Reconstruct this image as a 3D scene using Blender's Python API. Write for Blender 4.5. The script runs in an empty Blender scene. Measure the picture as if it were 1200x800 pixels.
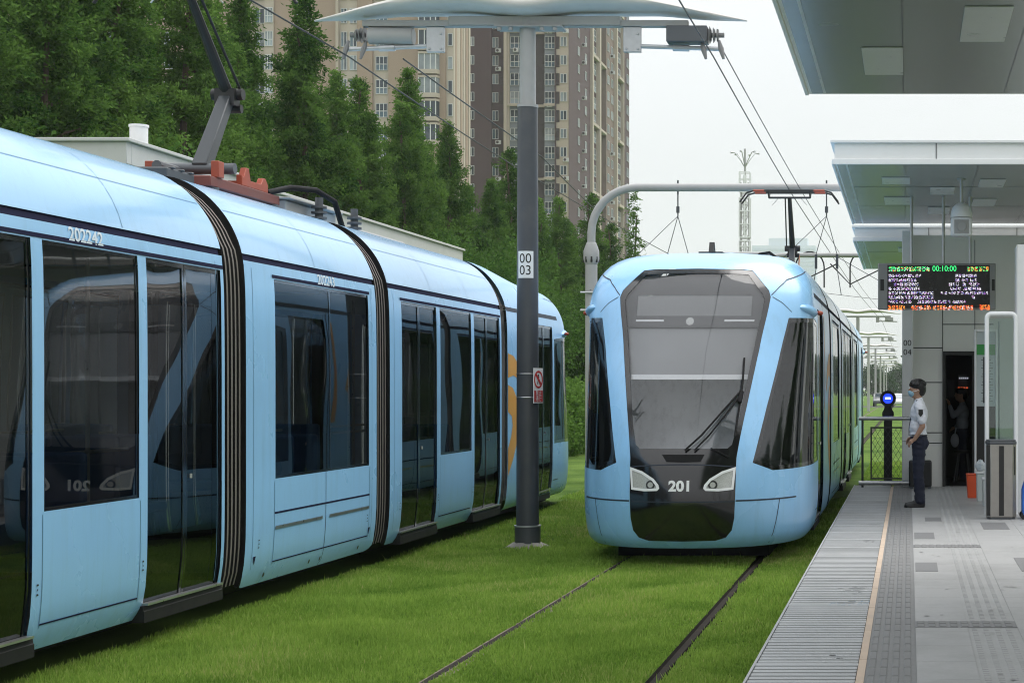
import bpy, bmesh, math, random
import numpy as np
from mathutils import Vector, Matrix
from mathutils.geometry import delaunay_2d_cdt

R = math.radians
SC = bpy.context.scene
COL = SC.collection
random.seed(7)
NPR = np.random.default_rng(11)

# ------------------------------------------------------------------ materials
def _nodes(name):
    m = bpy.data.materials.new(name)
    m.use_nodes = True
    nt = m.node_tree
    for n in list(nt.nodes):
        nt.nodes.remove(n)
    out = nt.nodes.new('ShaderNodeOutputMaterial')
    return m, nt, out

def mat(name, col, rough=.5, metal=0., var=.06, nscale=6., bump=0., bscale=40., coat=0., rvar=.08, spec=.5,
        dirt=0., dscale=1.2, dcol=(.1, .09, .07), streak=0.):
    m, nt, out = _nodes(name)
    L = nt.links.new
    b = nt.nodes.new('ShaderNodeBsdfPrincipled')
    tc = nt.nodes.new('ShaderNodeTexCoord')
    nz = nt.nodes.new('ShaderNodeTexNoise')
    nz.inputs['Scale'].default_value = nscale
    nz.inputs['Detail'].default_value = 5
    L(tc.outputs['Object'], nz.inputs['Vector'])
    ramp = nt.nodes.new('ShaderNodeMix'); ramp.data_type = 'RGBA'
    c = np.array(col)
    ramp.inputs[6].default_value = (*np.clip(c * (1 - var * 1.6), 0, 1), 1)
    ramp.inputs[7].default_value = (*np.clip(c * (1 + var * 1.6), 0, 1), 1)
    L(nz.outputs['Fac'], ramp.inputs[0])
    colout = ramp.outputs[2]
    if dirt > 0:
        n2 = nt.nodes.new('ShaderNodeTexNoise')
        n2.inputs['Scale'].default_value = dscale
        n2.inputs['Detail'].default_value = 9
        n2.inputs['Roughness'].default_value = .68
        L(tc.outputs['Object'], n2.inputs['Vector'])
        mr = nt.nodes.new('ShaderNodeMapRange')
        mr.inputs[1].default_value = .48; mr.inputs[2].default_value = .72
        mr.inputs[4].default_value = dirt
        L(n2.outputs['Fac'], mr.inputs[0])
        mx = nt.nodes.new('ShaderNodeMix'); mx.data_type = 'RGBA'
        L(mr.outputs[0], mx.inputs[0]); L(colout, mx.inputs[6])
        mx.inputs[7].default_value = (*dcol, 1)
        colout = mx.outputs[2]
    if streak > 0:
        mp = nt.nodes.new('ShaderNodeMapping'); mp.inputs['Scale'].default_value = (5, 5, .35)
        L(tc.outputs['Object'], mp.inputs[0])
        n4 = nt.nodes.new('ShaderNodeTexNoise'); n4.inputs['Scale'].default_value = 2.2; n4.inputs['Detail'].default_value = 8; n4.inputs['Roughness'].default_value = .7
        L(mp.outputs[0], n4.inputs['Vector'])
        m4 = nt.nodes.new('ShaderNodeMapRange'); m4.inputs[1].default_value = .5; m4.inputs[2].default_value = .75; m4.inputs[4].default_value = streak
        L(n4.outputs['Fac'], m4.inputs[0])
        x4 = nt.nodes.new('ShaderNodeMix'); x4.data_type = 'RGBA'; L(m4.outputs[0], x4.inputs[0]); L(colout, x4.inputs[6]); x4.inputs[7].default_value = (*dcol, 1)
        colout = x4.outputs[2]
    L(colout, b.inputs['Base Color'])
    mr2 = nt.nodes.new('ShaderNodeMapRange')
    mr2.inputs[3].default_value = max(0, rough - rvar); mr2.inputs[4].default_value = min(1, rough + rvar)
    L(nz.outputs['Fac'], mr2.inputs[0]); L(mr2.outputs[0], b.inputs['Roughness'])
    b.inputs['Metallic'].default_value = metal
    b.inputs['Specular IOR Level'].default_value = spec
    if coat:
        b.inputs['Coat Weight'].default_value = coat
        b.inputs['Coat Roughness'].default_value = .10
    if bump:
        n3 = nt.nodes.new('ShaderNodeTexNoise')
        n3.inputs['Scale'].default_value = bscale; n3.inputs['Detail'].default_value = 4
        L(tc.outputs['Object'], n3.inputs['Vector'])
        bp = nt.nodes.new('ShaderNodeBump')
        bp.inputs['Strength'].default_value = bump; bp.inputs['Distance'].default_value = .02
        L(n3.outputs['Fac'], bp.inputs['Height']); L(bp.outputs[0], b.inputs['Normal'])
        if coat:
            pass
    L(b.outputs[0], out.inputs[0])
    return m

def glass(name, tint, refl=.06, k=.9, rough=.015, wav=.0, wscale=.8, rcol=(1, 1, 1)):
    m, nt, out = _nodes(name)
    L = nt.links.new
    tr = nt.nodes.new('ShaderNodeBsdfTransparent'); tr.inputs[0].default_value = (*tint, 1)
    gl = nt.nodes.new('ShaderNodeBsdfGlossy'); gl.inputs[0].default_value = (*rcol, 1)
    gl.inputs['Roughness'].default_value = rough
    fr = nt.nodes.new('ShaderNodeFresnel'); fr.inputs[0].default_value = 1.5
    ma = nt.nodes.new('ShaderNodeMath'); ma.operation = 'MULTIPLY_ADD'; ma.use_clamp = True
    ma.inputs[1].default_value = k; ma.inputs[2].default_value = refl
    L(fr.outputs[0], ma.inputs[0])
    mx = nt.nodes.new('ShaderNodeMixShader')
    L(ma.outputs[0], mx.inputs[0]); L(tr.outputs[0], mx.inputs[1]); L(gl.outputs[0], mx.inputs[2])
    if wav:
        tc = nt.nodes.new('ShaderNodeTexCoord')
        nz = nt.nodes.new('ShaderNodeTexNoise'); nz.inputs['Scale'].default_value = wscale
        nz.inputs['Detail'].default_value = 1
        L(tc.outputs['Object'], nz.inputs['Vector'])
        bp = nt.nodes.new('ShaderNodeBump'); bp.inputs['Strength'].default_value = 1
        bp.inputs['Distance'].default_value = wav
        L(nz.outputs['Fac'], bp.inputs['Height'])
        L(bp.outputs[0], gl.inputs['Normal'])
    L(mx.outputs[0], out.inputs[0])
    return m

def emis(name, col, s):
    m, nt, out = _nodes(name)
    e = nt.nodes.new('ShaderNodeEmission')
    e.inputs[0].default_value = (*col, 1); e.inputs[1].default_value = s
    nt.links.new(e.outputs[0], out.inputs[0])
    return m

def leafmat(name, c1, c2, scale=.6, trans=.35, straw=None):
    m, nt, out = _nodes(name)
    L = nt.links.new
    ge = nt.nodes.new('ShaderNodeNewGeometry')
    oi = nt.nodes.new('ShaderNodeObjectInfo')
    nz = nt.nodes.new('ShaderNodeTexNoise'); nz.inputs['Scale'].default_value = scale; nz.inputs['Detail'].default_value = 4
    L(ge.outputs['Position'], nz.inputs['Vector'])
    at = nt.nodes.new('ShaderNodeAttribute'); at.attribute_name = 'tone'
    ad = nt.nodes.new('ShaderNodeMath'); ad.operation = 'ADD'
    L(nz.outputs['Fac'], ad.inputs[0]); L(at.outputs['Fac'], ad.inputs[1])
    ad2 = nt.nodes.new('ShaderNodeMath'); ad2.operation = 'MULTIPLY_ADD'
    L(oi.outputs['Random'], ad2.inputs[0]); ad2.inputs[1].default_value = .35; L(ad.outputs[0], ad2.inputs[2])
    mr = nt.nodes.new('ShaderNodeMapRange'); mr.inputs[1].default_value = .45; mr.inputs[2].default_value = 1.65
    L(ad2.outputs[0], mr.inputs[0])
    mx = nt.nodes.new('ShaderNodeMix'); mx.data_type = 'RGBA'
    mx.inputs[6].default_value = (*c1, 1); mx.inputs[7].default_value = (*c2, 1)
    L(mr.outputs[0], mx.inputs[0])
    res = mx.outputs[2]
    if straw:
        n2 = nt.nodes.new('ShaderNodeTexNoise'); n2.inputs['Scale'].default_value = .35; n2.inputs['Detail'].default_value = 6; L(ge.outputs['Position'], n2.inputs['Vector'])
        m2 = nt.nodes.new('ShaderNodeMath'); m2.operation = 'MULTIPLY_ADD'; m2.inputs[1].default_value = 1.1; L(n2.outputs['Fac'], m2.inputs[0]); L(at.outputs['Fac'], m2.inputs[2])
        mq = nt.nodes.new('ShaderNodeMapRange'); mq.inputs[1].default_value = 1.0; mq.inputs[2].default_value = 1.35; mq.inputs[4].default_value = .75; L(m2.outputs[0], mq.inputs[0])
        mz = nt.nodes.new('ShaderNodeMix'); mz.data_type = 'RGBA'; L(mq.outputs[0], mz.inputs[0]); L(res, mz.inputs[6]); mz.inputs[7].default_value = (*straw, 1); res = mz.outputs[2]
    d = nt.nodes.new('ShaderNodeBsdfDiffuse'); t = nt.nodes.new('ShaderNodeBsdfTranslucent')
    L(res, d.inputs[0]); L(res, t.inputs[0])
    ms = nt.nodes.new('ShaderNodeMixShader'); ms.inputs[0].default_value = trans
    L(d.outputs[0], ms.inputs[1]); L(t.outputs[0], ms.inputs[2])
    L(ms.outputs[0], out.inputs[0])
    return m

M = {}
M['blue'] = mat('tram_blue_paint', (.285, .56, .86), .28, var=.03, nscale=.8, coat=.3, rvar=.04, dirt=.14, dscale=1.6, dcol=(.20, .36, .48), streak=.3)
M['blue_low'] = mat('tram_roof_paint', (.29, .545, .82), .25, var=.03, nscale=.8, coat=.55, streak=.2, rvar=.04, dirt=.08, dscale=.7, dcol=(.2, .3, .36))
M['navy'] = mat('navy_groove', (.008, .01, .04), .75, spec=.15)
M['stepdk'] = mat('door_step_dark', (.014, .0145, .015), .6, spec=.25, dirt=.3, dcol=(.05, .045, .04))
M['sidetan'] = mat('tower_side_tan', (.20, .15, .125), .85, var=.05, nscale=.2)
M['black'] = mat('gloss_black', (.006, .006, .007), .12, var=.1, coat=.6, rvar=.03)
M['frit'] = mat('dark_grey_mask', (.035, .038, .042), .35)
M['frit2'] = mat('display_grey', (.20, .205, .21), .35)
M['rubber'] = mat('black_rubber', (.010, .010, .011), .7, spec=.2, dirt=.3, dcol=(.06, .055, .05))
M['bellow'] = mat('bellows_grey', (.15, .14, .125), .7, var=.15, dirt=.4, dcol=(.06, .05, .045), dscale=3)
M['seam'] = mat('seam_dark', (.02, .03, .05), .6)
M['seam2'] = mat('seam_blue', (.10, .24, .37), .5)
M['silver'] = mat('brushed_metal', (.55, .56, .57), .3, .9, var=.08, nscale=25)
M['steel'] = mat('galvanised_steel', (.50, .51, .52), .42, .55, var=.12, nscale=14, bump=.1, bscale=60)
M['white'] = mat('white_paint', (.78, .79, .79), .4, var=.03, dirt=.18, dcol=(.45, .44, .42))
M['whitem'] = mat('white_marking', (.85, .86, .87), .4, var=.02)
M['numwhite'] = mat('fleet_number_white', (.62, .72, .80), .4, var=.02)
M['inner'] = mat('interior_light_grey', (.80, .81, .82), .55, var=.03)
M['innerd'] = mat('interior_dark', (.06, .065, .075), .6)
M['blind'] = mat('sun_blind_cloth', (.32, .325, .335), .9, var=.12, nscale=1.8)
M['cabin'] = mat('cab_lining', (.66, .67, .68), .6, var=.22, nscale=2.2, streak=.5, dcol=(.25, .26, .27))
M['seat'] = mat('seat_blue', (.06, .16, .36), .5)
M['polegr'] = mat('mast_light_grey', (.375, .375, .37), .45, var=.05, dirt=.2, dcol=(.2, .2, .2), dscale=2.5)
M['poledk'] = mat('mast_dark_grey', (.066, .071, .080), .42, var=.08, nscale=3, dirt=.25, dcol=(.13, .12, .11), dscale=3, bump=.05)
M['wing'] = mat('mast_wing_paint', (.64, .615, .585), .6, var=.05, dirt=.25, dcol=(.3, .3, .3), dscale=1.4)
M['dkgrey'] = mat('dark_grey_metal', (.10, .108, .118), .45, .3)
M['pgrey'] = mat('pantograph_grey', (.055, .062, .068), .42, .2, var=.1)
M['ins'] = mat('insulator_grey', (.20, .20, .20), .35)
M['orange'] = mat('orange_red_primer', (.33, .055, .022), .45, var=.12, dirt=.35, dcol=(.12, .04, .03), dscale=4)
M['rust'] = mat('dark_red_frame', (.16, .035, .025), .55, dirt=.3)
M['copper'] = mat('copper_rod', (.5, .22, .12), .45, .3)
M['wire'] = mat('wire_dark', (.03, .03, .033), .5, .4)
M['gold'] = mat('orange_livery_film', (.62, .30, .05), .35, var=.1)
M['winglass'] = glass('tinted_side_glass', (.28, .31, .33), .015, .8, .01, .005, .9)
M['doorglass'] = glass('dark_door_glass', (.15, .165, .17), .015, .8, .01, .004, .9)
M['shield'] = glass('windscreen_glass', (.94, .95, .96), .03, .8, .02, .003, .7)
M['cabglass'] = glass('cab_side_glass', (.20, .21, .21), .02, .8, .012, .004, .8)
M['clear'] = glass('clear_screen_glass', (.74, .83, .80), .03, .9, .01)
M['lens'] = mat('headlamp_lens', (.46, .47, .45), .15, var=.4, nscale=140, coat=1)
M['skin'] = mat('skin', (.42, .25, .17), .5, var=.06)
M['hair'] = mat('black_hair', (.008, .007, .007), .45, var=.3, nscale=60)
M['shirt'] = mat('white_shirt_cloth', (.82, .84, .9), .85, var=.04, bump=.25, bscale=22)
M['shirt2'] = mat('grey_shirt_cloth', (.34, .38, .42), .85, var=.05, bump=.25, bscale=22)
M['navyc'] = mat('navy_trouser_cloth', (.014, .018, .038), .85, var=.15, bump=.3, bscale=16)
M['maskb'] = mat('face_mask_blue', (.30, .50, .62), .8)
M['bin'] = mat('bin_stainless', (.36, .34, .315), .34, .75, var=.1, nscale=9)
M['orangeb'] = mat('orange_plastic', (.72, .09, .02), .4)
M['blueb'] = mat('blue_plastic', (.03, .16, .62), .4)
M['crate'] = mat('pale_plastic', (.55, .60, .58), .5)
M['bag'] = mat('plastic_bag', (.62, .68, .72), .35, bump=.8, bscale=14)
M['kwall'] = mat('kiosk_wall_panel', (.82, .82, .78), .45, var=.04, nscale=2)
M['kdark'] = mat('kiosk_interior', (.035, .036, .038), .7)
M['cream'] = mat('cream_line_paint', (.56, .44, .34), .75, var=.08, dirt=.35, dcol=(.36, .31, .27), dscale=3.5)
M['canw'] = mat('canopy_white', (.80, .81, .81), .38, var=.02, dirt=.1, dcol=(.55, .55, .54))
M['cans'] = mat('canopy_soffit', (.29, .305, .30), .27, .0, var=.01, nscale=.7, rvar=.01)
M['canl'] = mat('canopy_light_panel', (.62, .63, .63), .3)
M['pidgrey'] = mat('pid_housing', (.27, .275, .27), .45)
M['screen'] = mat('screen_black', (.004, .004, .004), .25)
M['slab'] = mat('granite_slab', (.35, .352, .35), .55, var=.10, nscale=24, dirt=.5, dcol=(.19, .19, .187), dscale=1.1, bump=.05)
M['slabd'] = mat('granite_slab_dark', (.17, .172, .175), .6, var=.1, nscale=24)
M['tact'] = mat('tactile_paving', (.19, .192, .192), .65, var=.12, nscale=18, dirt=.4, dcol=(.12, .12, .12), dscale=2)
M['rib'] = mat('ribbed_edge_plate', (.40, .41, .415), .5, .1, var=.1, nscale=5, dirt=.3, dcol=(.2, .2, .2), dscale=2)
M['ribd'] = mat('ribbed_edge_gap', (.06, .062, .064), .7, var=.15)
M['conc'] = mat('concrete', (.33, .31, .27), .85, var=.15, nscale=8, dirt=.4, dcol=(.16, .14, .11), bump=.4, bscale=25)
M['rail'] = mat('rail_steel', (.028, .024, .02), .85, 0., spec=.12, var=.25, nscale=9, dirt=.5, dcol=(.07, .05, .035), dscale=6)
M['soilp'] = mat('rail_edge_mortar', (.22, .19, .15), .95, spec=.05, var=.3, nscale=12, dirt=.6, dcol=(.06, .07, .03), dscale=5)
M['soil'] = mat('rail_slot_soil', (.012, .010, .008), .95, spec=.05, var=.3, bump=.5)
M['sblack'] = mat('signal_black', (.01, .01, .011), .45)
M['blueL'] = emis('signal_blue_light', (.01, .03, 1.), 2.2)
M['whiteL'] = emis('signal_white_core', (.60, .75, 1.), 3)
M['ledw'] = emis('led_white', (.85, .82, .9), .85)
M['ledm'] = emis('led_magenta', (.5, .15, .6), .9)
M['ledb'] = emis('led_blue', (.2, .22, .7), .8)
M['ledg'] = emis('led_green', (.06, .9, .25), 1.0)
M['ledr'] = emis('led_red', (1., .10, .03), 1.1)
M['ledo'] = emis('led_orange', (1., .35, .06), 1.1)
M['tan'] = mat('tower_tan_wall', (.34, .255, .195), .85, var=.05, nscale=.15, dirt=.2, dscale=.12, dcol=(.27, .2, .145))
M['tcream'] = mat('tower_cream_trim', (.45, .39, .325), .85, var=.05, nscale=.2)
M['brown'] = mat('tower_brown_wall', (.080, .050, .052), .85, var=.06, nscale=.15, dirt=.2, dscale=.1, dcol=(.12, .085, .08))
M['brownd'] = mat('tower_recess', (.07, .056, .055), .85)
M['spand'] = mat('tower_spandrel', (.20, .225, .25), .6)
def winmat(name, dark, pale, t0, t1):
    m, nt, out = _nodes(name); L = nt.links.new
    b = nt.nodes.new('ShaderNodeBsdfPrincipled'); oi = nt.nodes.new('ShaderNodeObjectInfo'); ge = nt.nodes.new('ShaderNodeNewGeometry')
    nz = nt.nodes.new('ShaderNodeTexNoise'); nz.inputs['Scale'].default_value = .6; L(ge.outputs['Position'], nz.inputs['Vector'])
    ad = nt.nodes.new('ShaderNodeMath'); ad.operation = 'MULTIPLY_ADD'; ad.inputs[1].default_value = .8
    L(nz.outputs['Fac'], ad.inputs[0]); L(oi.outputs['Random'], ad.inputs[2])
    mr = nt.nodes.new('ShaderNodeMapRange'); mr.inputs[1].default_value = t0; mr.inputs[2].default_value = t1; L(ad.outputs[0], mr.inputs[0])
    mx = nt.nodes.new('ShaderNodeMix'); mx.data_type = 'RGBA'; mx.inputs[6].default_value = (*dark, 1); mx.inputs[7].default_value = (*pale, 1)
    L(mr.outputs[0], mx.inputs[0]); L(mx.outputs[2], b.inputs['Base Color']); b.inputs['Roughness'].default_value = .08
    L(b.outputs[0], out.inputs[0]); return m
M['wglass'] = winmat('tower_window_glass', (.035, .05, .065), (.36, .40, .42), .8, 1.6)
M['wglass2'] = winmat('tower_pale_glass', (.08, .13, .17), (.40, .47, .51), .6, 1.5)
M['wframe'] = mat('tower_window_frame', (.58, .59, .59), .6)
M['haze_tint2'] = mat('haze_tinted_glass', (.40, .48, .56), .7)  # window bands paled, haze put into the colour
M['parapet'] = mat('parapet_grey', (.50, .505, .49), .7, var=.04, dirt=.3, dcol=(.33, .33, .31))
M['haze_tint'] = mat('haze_tinted_tower', (.50, .57, .64), .8)  # pale grey-blue wall with distance haze put into its colour
M['bark'] = mat('bark', (.09, .065, .045), .9, var=.25, bump=.6, bscale=18)
M['red'] = mat('sign_red', (.55, .03, .03), .5)
M['ink'] = mat('sign_black', (.015, .015, .015), .5)
M['green'] = mat('sign_green', (.05, .33, .08), .5)
M['paper'] = mat('map_paper', (.52, .58, .60), .6)
M['carw'] = mat('car_white', (.72, .73, .74), .25, coat=.6)
M['carg'] = mat('car_grey', (.12, .13, .14), .25, coat=.6)
M['fence'] = mat('fence_dark', (.045, .05, .05), .5, .4)
M['leafA'] = leafmat('redwood_leaf', (.022, .068, .014), (.172, .30, .062), .5)
M['leafB'] = leafmat('shrub_leaf', (.035, .09, .018), (.12, .22, .05), .8)
M['leafC'] = leafmat('hedge_leaf', (.06, .13, .025), (.16, .27, .06), .9)
M['leafD'] = leafmat('far_leaf', (.02, .055, .02), (.06, .12, .04), .3)
M['turf'] = leafmat('turf_blade', (.105, .222, .029), (.43, .60, .125), 1.1, .4, straw=(.52, .46, .22))

# ------------------------------------------------------------------ mesh builder
class MB:
    def __init__(s):
        s.v = []; s.f = []; s.m = []
    def add(s, vs, fs, mi=0):
        o = len(s.v)
        s.v.extend([tuple(p) for p in vs])
        for f in fs:
            s.f.append(tuple(i + o for i in f)); s.m.append(mi)
        return s
    def box(s, x0, x1, y0, y1, z0, z1, mi=0):
        vs = [(x, y, z) for z in (z0, z1) for y in (y0, y1) for x in (x0, x1)]
        return s.add(vs, [(0, 2, 3, 1), (4, 5, 7, 6), (0, 1, 5, 4), (2, 6, 7, 3), (0, 4, 6, 2), (1, 3, 7, 5)], mi)
    def tube(s, pts, r, seg=10, mi=0, cap=True):
        pts = [Vector(p) for p in pts]
        n = len(pts)
        rs = r if isinstance(r, (list, tuple)) else [r] * n
        up = None; rings = []
        for i, p in enumerate(pts):
            a = pts[max(0, i - 1)]; b = pts[min(n - 1, i + 1)]
            t = (b - a).normalized()
            if up is None:
                up = Vector((0, 0, 1)) if abs(t.z) < .95 else Vector((0, 1, 0))
            side = t.cross(up).normalized()
            u2 = side.cross(t).normalized(); up = u2
            rings.append([p + (side * math.cos(2 * math.pi * k / seg) + u2 * math.sin(2 * math.pi * k / seg)) * rs[i] for k in range(seg)])
        vs = [q for rg in rings for q in rg]; fs = []
        for i in range(n - 1):
            for k in range(seg):
                k2 = (k + 1) % seg
                fs.append((i * seg + k, i * seg + k2, (i + 1) * seg + k2, (i + 1) * seg + k))
        if cap:
            fs.append(tuple(range(seg - 1, -1, -1))); fs.append(tuple((n - 1) * seg + k for k in range(seg)))
        return s.add(vs, fs, mi)
    def ell(s, c, r, nu=16, nv=10, mi=0):
        vs = []; fs = []
        for j in range(nv + 1):
            th = math.pi * j / nv
            for i in range(nu):
                ph = 2 * math.pi * i / nu
                vs.append((c[0] + r[0] * math.sin(th) * math.cos(ph), c[1] + r[1] * math.sin(th) * math.sin(ph), c[2] + r[2] * math.cos(th)))
        for j in range(nv):
            for i in range(nu):
                i2 = (i + 1) % nu
                fs.append((j * nu + i, (j + 1) * nu + i, (j + 1) * nu + i2, j * nu + i2))
        return s.add(vs, fs, mi)
    def prism(s, poly, axis, a, b, mi=0):
        def P(p, t):
            return {'x': (t, p[0], p[1]), 'y': (p[0], t, p[1]), 'z': (p[0], p[1], t)}[axis]
        n = len(poly)
        vs = [P(p, a) for p in poly] + [P(p, b) for p in poly]
        fs = [tuple(range(n)), tuple(range(2 * n - 1, n - 1, -1))]
        for i in range(n):
            j = (i + 1) % n
            fs.append((i, i + n, j + n, j))
        return s.add(vs, fs, mi)
    def build(s, name, mats, parent=None, smooth=True, bevel=0, angle=35):
        me = bpy.data.meshes.new(name)
        me.from_pydata(s.v, [], s.f)
        if not isinstance(mats, (list, tuple)): mats = [mats]
        for m in mats: me.materials.append(m)
        if len(mats) > 1: me.polygons.foreach_set('material_index', s.m)
        bm = bmesh.new(); bm.from_mesh(me)
        if bevel or smooth == 'fix':
            pass
        bm.to_mesh(me); bm.free()
        if smooth:
            me.polygons.foreach_set('use_smooth', [True] * len(me.polygons))
            me.set_sharp_from_angle(angle=R(angle))
        me.update()
        o = bpy.data.objects.new(name, me); COL.objects.link(o)
        if bevel:
            md = o.modifiers.new('bevel', 'BEVEL'); md.width = bevel; md.segments = 2; md.limit_method = 'ANGLE'; md.angle_limit = R(40)
            md.harden_normals = False
        if parent: o.parent = parent
        return o

def recalc(o):
    bm = bmesh.new(); bm.from_mesh(o.data); bmesh.ops.recalc_face_normals(bm, faces=bm.faces); bm.to_mesh(o.data); bm.free()
    return o

def tag(o, label=None, cat=None, group=None, kind=None):
    if label: o['label'] = label
    if cat: o['category'] = cat
    if group: o['group'] = group
    if kind: o['kind'] = kind
    return o

def empty(name, loc, label=None, cat=None, group=None, rz=0):
    o = bpy.data.objects.new(name, None); COL.objects.link(o)
    o.location = loc; o.rotation_euler = (0, 0, rz); o.empty_display_size = .2
    return tag(o, label, cat, group)

def copy_tree(o, parent=None):
    c = o.copy(); COL.objects.link(c)
    if parent: c.parent = parent
    for ch in list(o.children): copy_tree(ch, c)
    return c

def text_mesh(body, size, align='CENTER', extrude=0.0, bold=0.0):
    cu = bpy.data.curves.new('txt', 'FONT'); cu.body = body; cu.size = size
    cu.align_x = align; cu.align_y = 'CENTER'; cu.extrude = extrude; cu.resolution_u = 4; cu.offset = bold
    o = bpy.data.objects.new('txt', cu); COL.objects.link(o)
    dg = bpy.context.evaluated_depsgraph_get()
    me = bpy.data.meshes.new_from_object(o.evaluated_get(dg))
    vs = [v.co.copy() for v in me.vertices]; fs = [tuple(p.vertices) for p in me.polygons]
    bpy.data.objects.remove(o); bpy.data.curves.remove(cu); bpy.data.meshes.remove(me)
    return vs, fs

def text_on(mb, body, size, fn, mi=0, sx=1., sy=1., bold=0., align='CENTER'):
    vs, fs = text_mesh(body, size, align, bold=bold)
    mb.add([fn(v.x * sx, v.y * sy) for v in vs], fs, mi)

# ---- polygon patches on a curved surface
def dens(poly, step, su):
    out = []
    n = len(poly)
    for i in range(n):
        a = poly[i]; b = poly[(i + 1) % n]
        d = math.hypot((b[0] - a[0]) * su, b[1] - a[1])
        k = max(1, int(math.ceil(d / step)))
        for t in range(k):
            out.append((a[0] + (b[0] - a[0]) * t / k, a[1] + (b[1] - a[1]) * t / k))
    return out

def inpoly(P, poly):
    x, y = P[:, 0], P[:, 1]
    r = np.zeros(len(P), bool)
    n = len(poly)
    for i in range(n):
        x0, y0 = poly[i]; x1, y1 = poly[(i + 1) % n]
        if y0 == y1: continue
        c = ((y0 > y) != (y1 > y)) & (x < (x1 - x0) * (y - y0) / (y1 - y0) + x0)
        r ^= c
    return r

def patch(mb, outer, holes, fn, step=.09, su=1., mi=0, axis=None):
    polys = [dens(outer, step, su)] + [dens(h, step, su) for h in holes]
    pts = []; edges = []
    for p in polys:
        o = len(pts); pts += p
        edges += [(o + i, o + (i + 1) % len(p)) for i in range(len(p))]
    B = np.array(pts)
    a0, b0 = B.min(0); a1, b1 = B.max(0)
    ga = np.arange(a0, a1, step / su); gb = np.arange(b0, b1, step)
    G = np.array(np.meshgrid(ga, gb)).reshape(2, -1).T
    ok = inpoly(G, polys[0])
    for h in polys[1:]: ok &= ~inpoly(G, h)
    G = G[ok]
    if len(G):
        S2 = np.array([su, 1.])
        keep = np.ones(len(G), bool)
        for c in range(0, len(G), 2000):
            d = np.linalg.norm((G[c:c + 2000, None] - B[None]) * S2, axis=2).min(1)
            keep[c:c + 2000] = d > step * .45
        G = G[keep]
    allp = [Vector((p[0] * su, p[1])) for p in pts] + [Vector((g[0] * su, g[1])) for g in G]
    v2, e2, f2, *_ = delaunay_2d_cdt(allp, edges, [], 0, 1e-7)
    V = np.array([(p.x / su, p.y) for p in v2])
    F = np.array([f for f in f2 if len(f) == 3])
    C = V[F].mean(1)
    ok = inpoly(C, polys[0])
    for h in polys[1:]: ok &= ~inpoly(C, h)
    F = F[ok]
    W = [Vector(fn(a, b)) for a, b in V]
    fs = []
    for f in F:
        f = tuple(int(i) for i in f)
        if axis is not None:
            c = (W[f[0]] + W[f[1]] + W[f[2]]) / 3
            nrm = (W[f[1]] - W[f[0]]).cross(W[f[2]] - W[f[0]])
            if nrm.dot(c - axis(c)) < 0: f = (f[0], f[2], f[1])
        fs.append(f)
    mb.add(W, fs, mi)

def hermite(xs, ys):
    xs = np.array(xs, float); ys = np.array(ys, float)
    d = np.diff(ys) / np.diff(xs); m = np.zeros_like(ys)
    for i in range(1, len(xs) - 1):
        if d[i - 1] * d[i] > 0: m[i] = 2 * d[i - 1] * d[i] / (d[i - 1] + d[i])
    m[0] = d[0]; m[-1] = d[-1]
    def f(x):
        x = min(max(x, xs[0]), xs[-1])
        i = min(int(np.searchsorted(xs, x, 'right')) - 1, len(xs) - 2)
        h = xs[i + 1] - xs[i]; t = (x - xs[i]) / h
        return ((2 * t**3 - 3 * t * t + 1) * ys[i] + (t**3 - 2 * t * t + t) * h * m[i] + (-2 * t**3 + 3 * t * t) * ys[i + 1] + (t**3 - t * t) * h * m[i + 1])
    return f
# ------------------------------------------------------------------ tram
VS = [.22, .30, .45, .70, 1.1, 1.3, 2.0, 2.7, 3.0, 3.15, 3.35, 3.55, 3.75, 4.0, 4.4]
fZ = hermite(VS, [.22, .27, .43, .70, 1.1, 1.3, 2.0, 2.7, 3.0, 3.147, 3.335, 3.475, 3.555, 3.60, 3.615])
fZm = hermite(VS, [.22, .27, .43, .70, 1.1, 1.3, 2.0, 2.7, 3.0, 3.145, 3.335, 3.51, 3.655, 3.77, 3.83])
fWm = hermite(VS, [1.23, 1.275, 1.31, 1.327, 1.33, 1.33, 1.33, 1.325, 1.31, 1.285, 1.21, 1.09, .93, .68, 0])
fW = hermite(VS, [1.23, 1.275, 1.31, 1.327, 1.33, 1.33, 1.33, 1.325, 1.31, 1.285, 1.21, 1.08, .88, .50, 0])
fY = hermite(VS, [.13, .07, .02, 0, .06, .13, .5, .95, 1.15, 1.27, 1.5, 1.75, 2.05, 2.5, 3.0])
def NEV(v): t = min(1, max(0, (v - 2.3) / 1.0)); return 2.4 + .6 * t * t * (3 - 2 * t)
def cabL(v): return max(2.0, fY(v) + .87)
VG0, VG1 = 3.055, 3.115          # the navy groove between side and roof fairing
VTOP = 4.399

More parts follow.
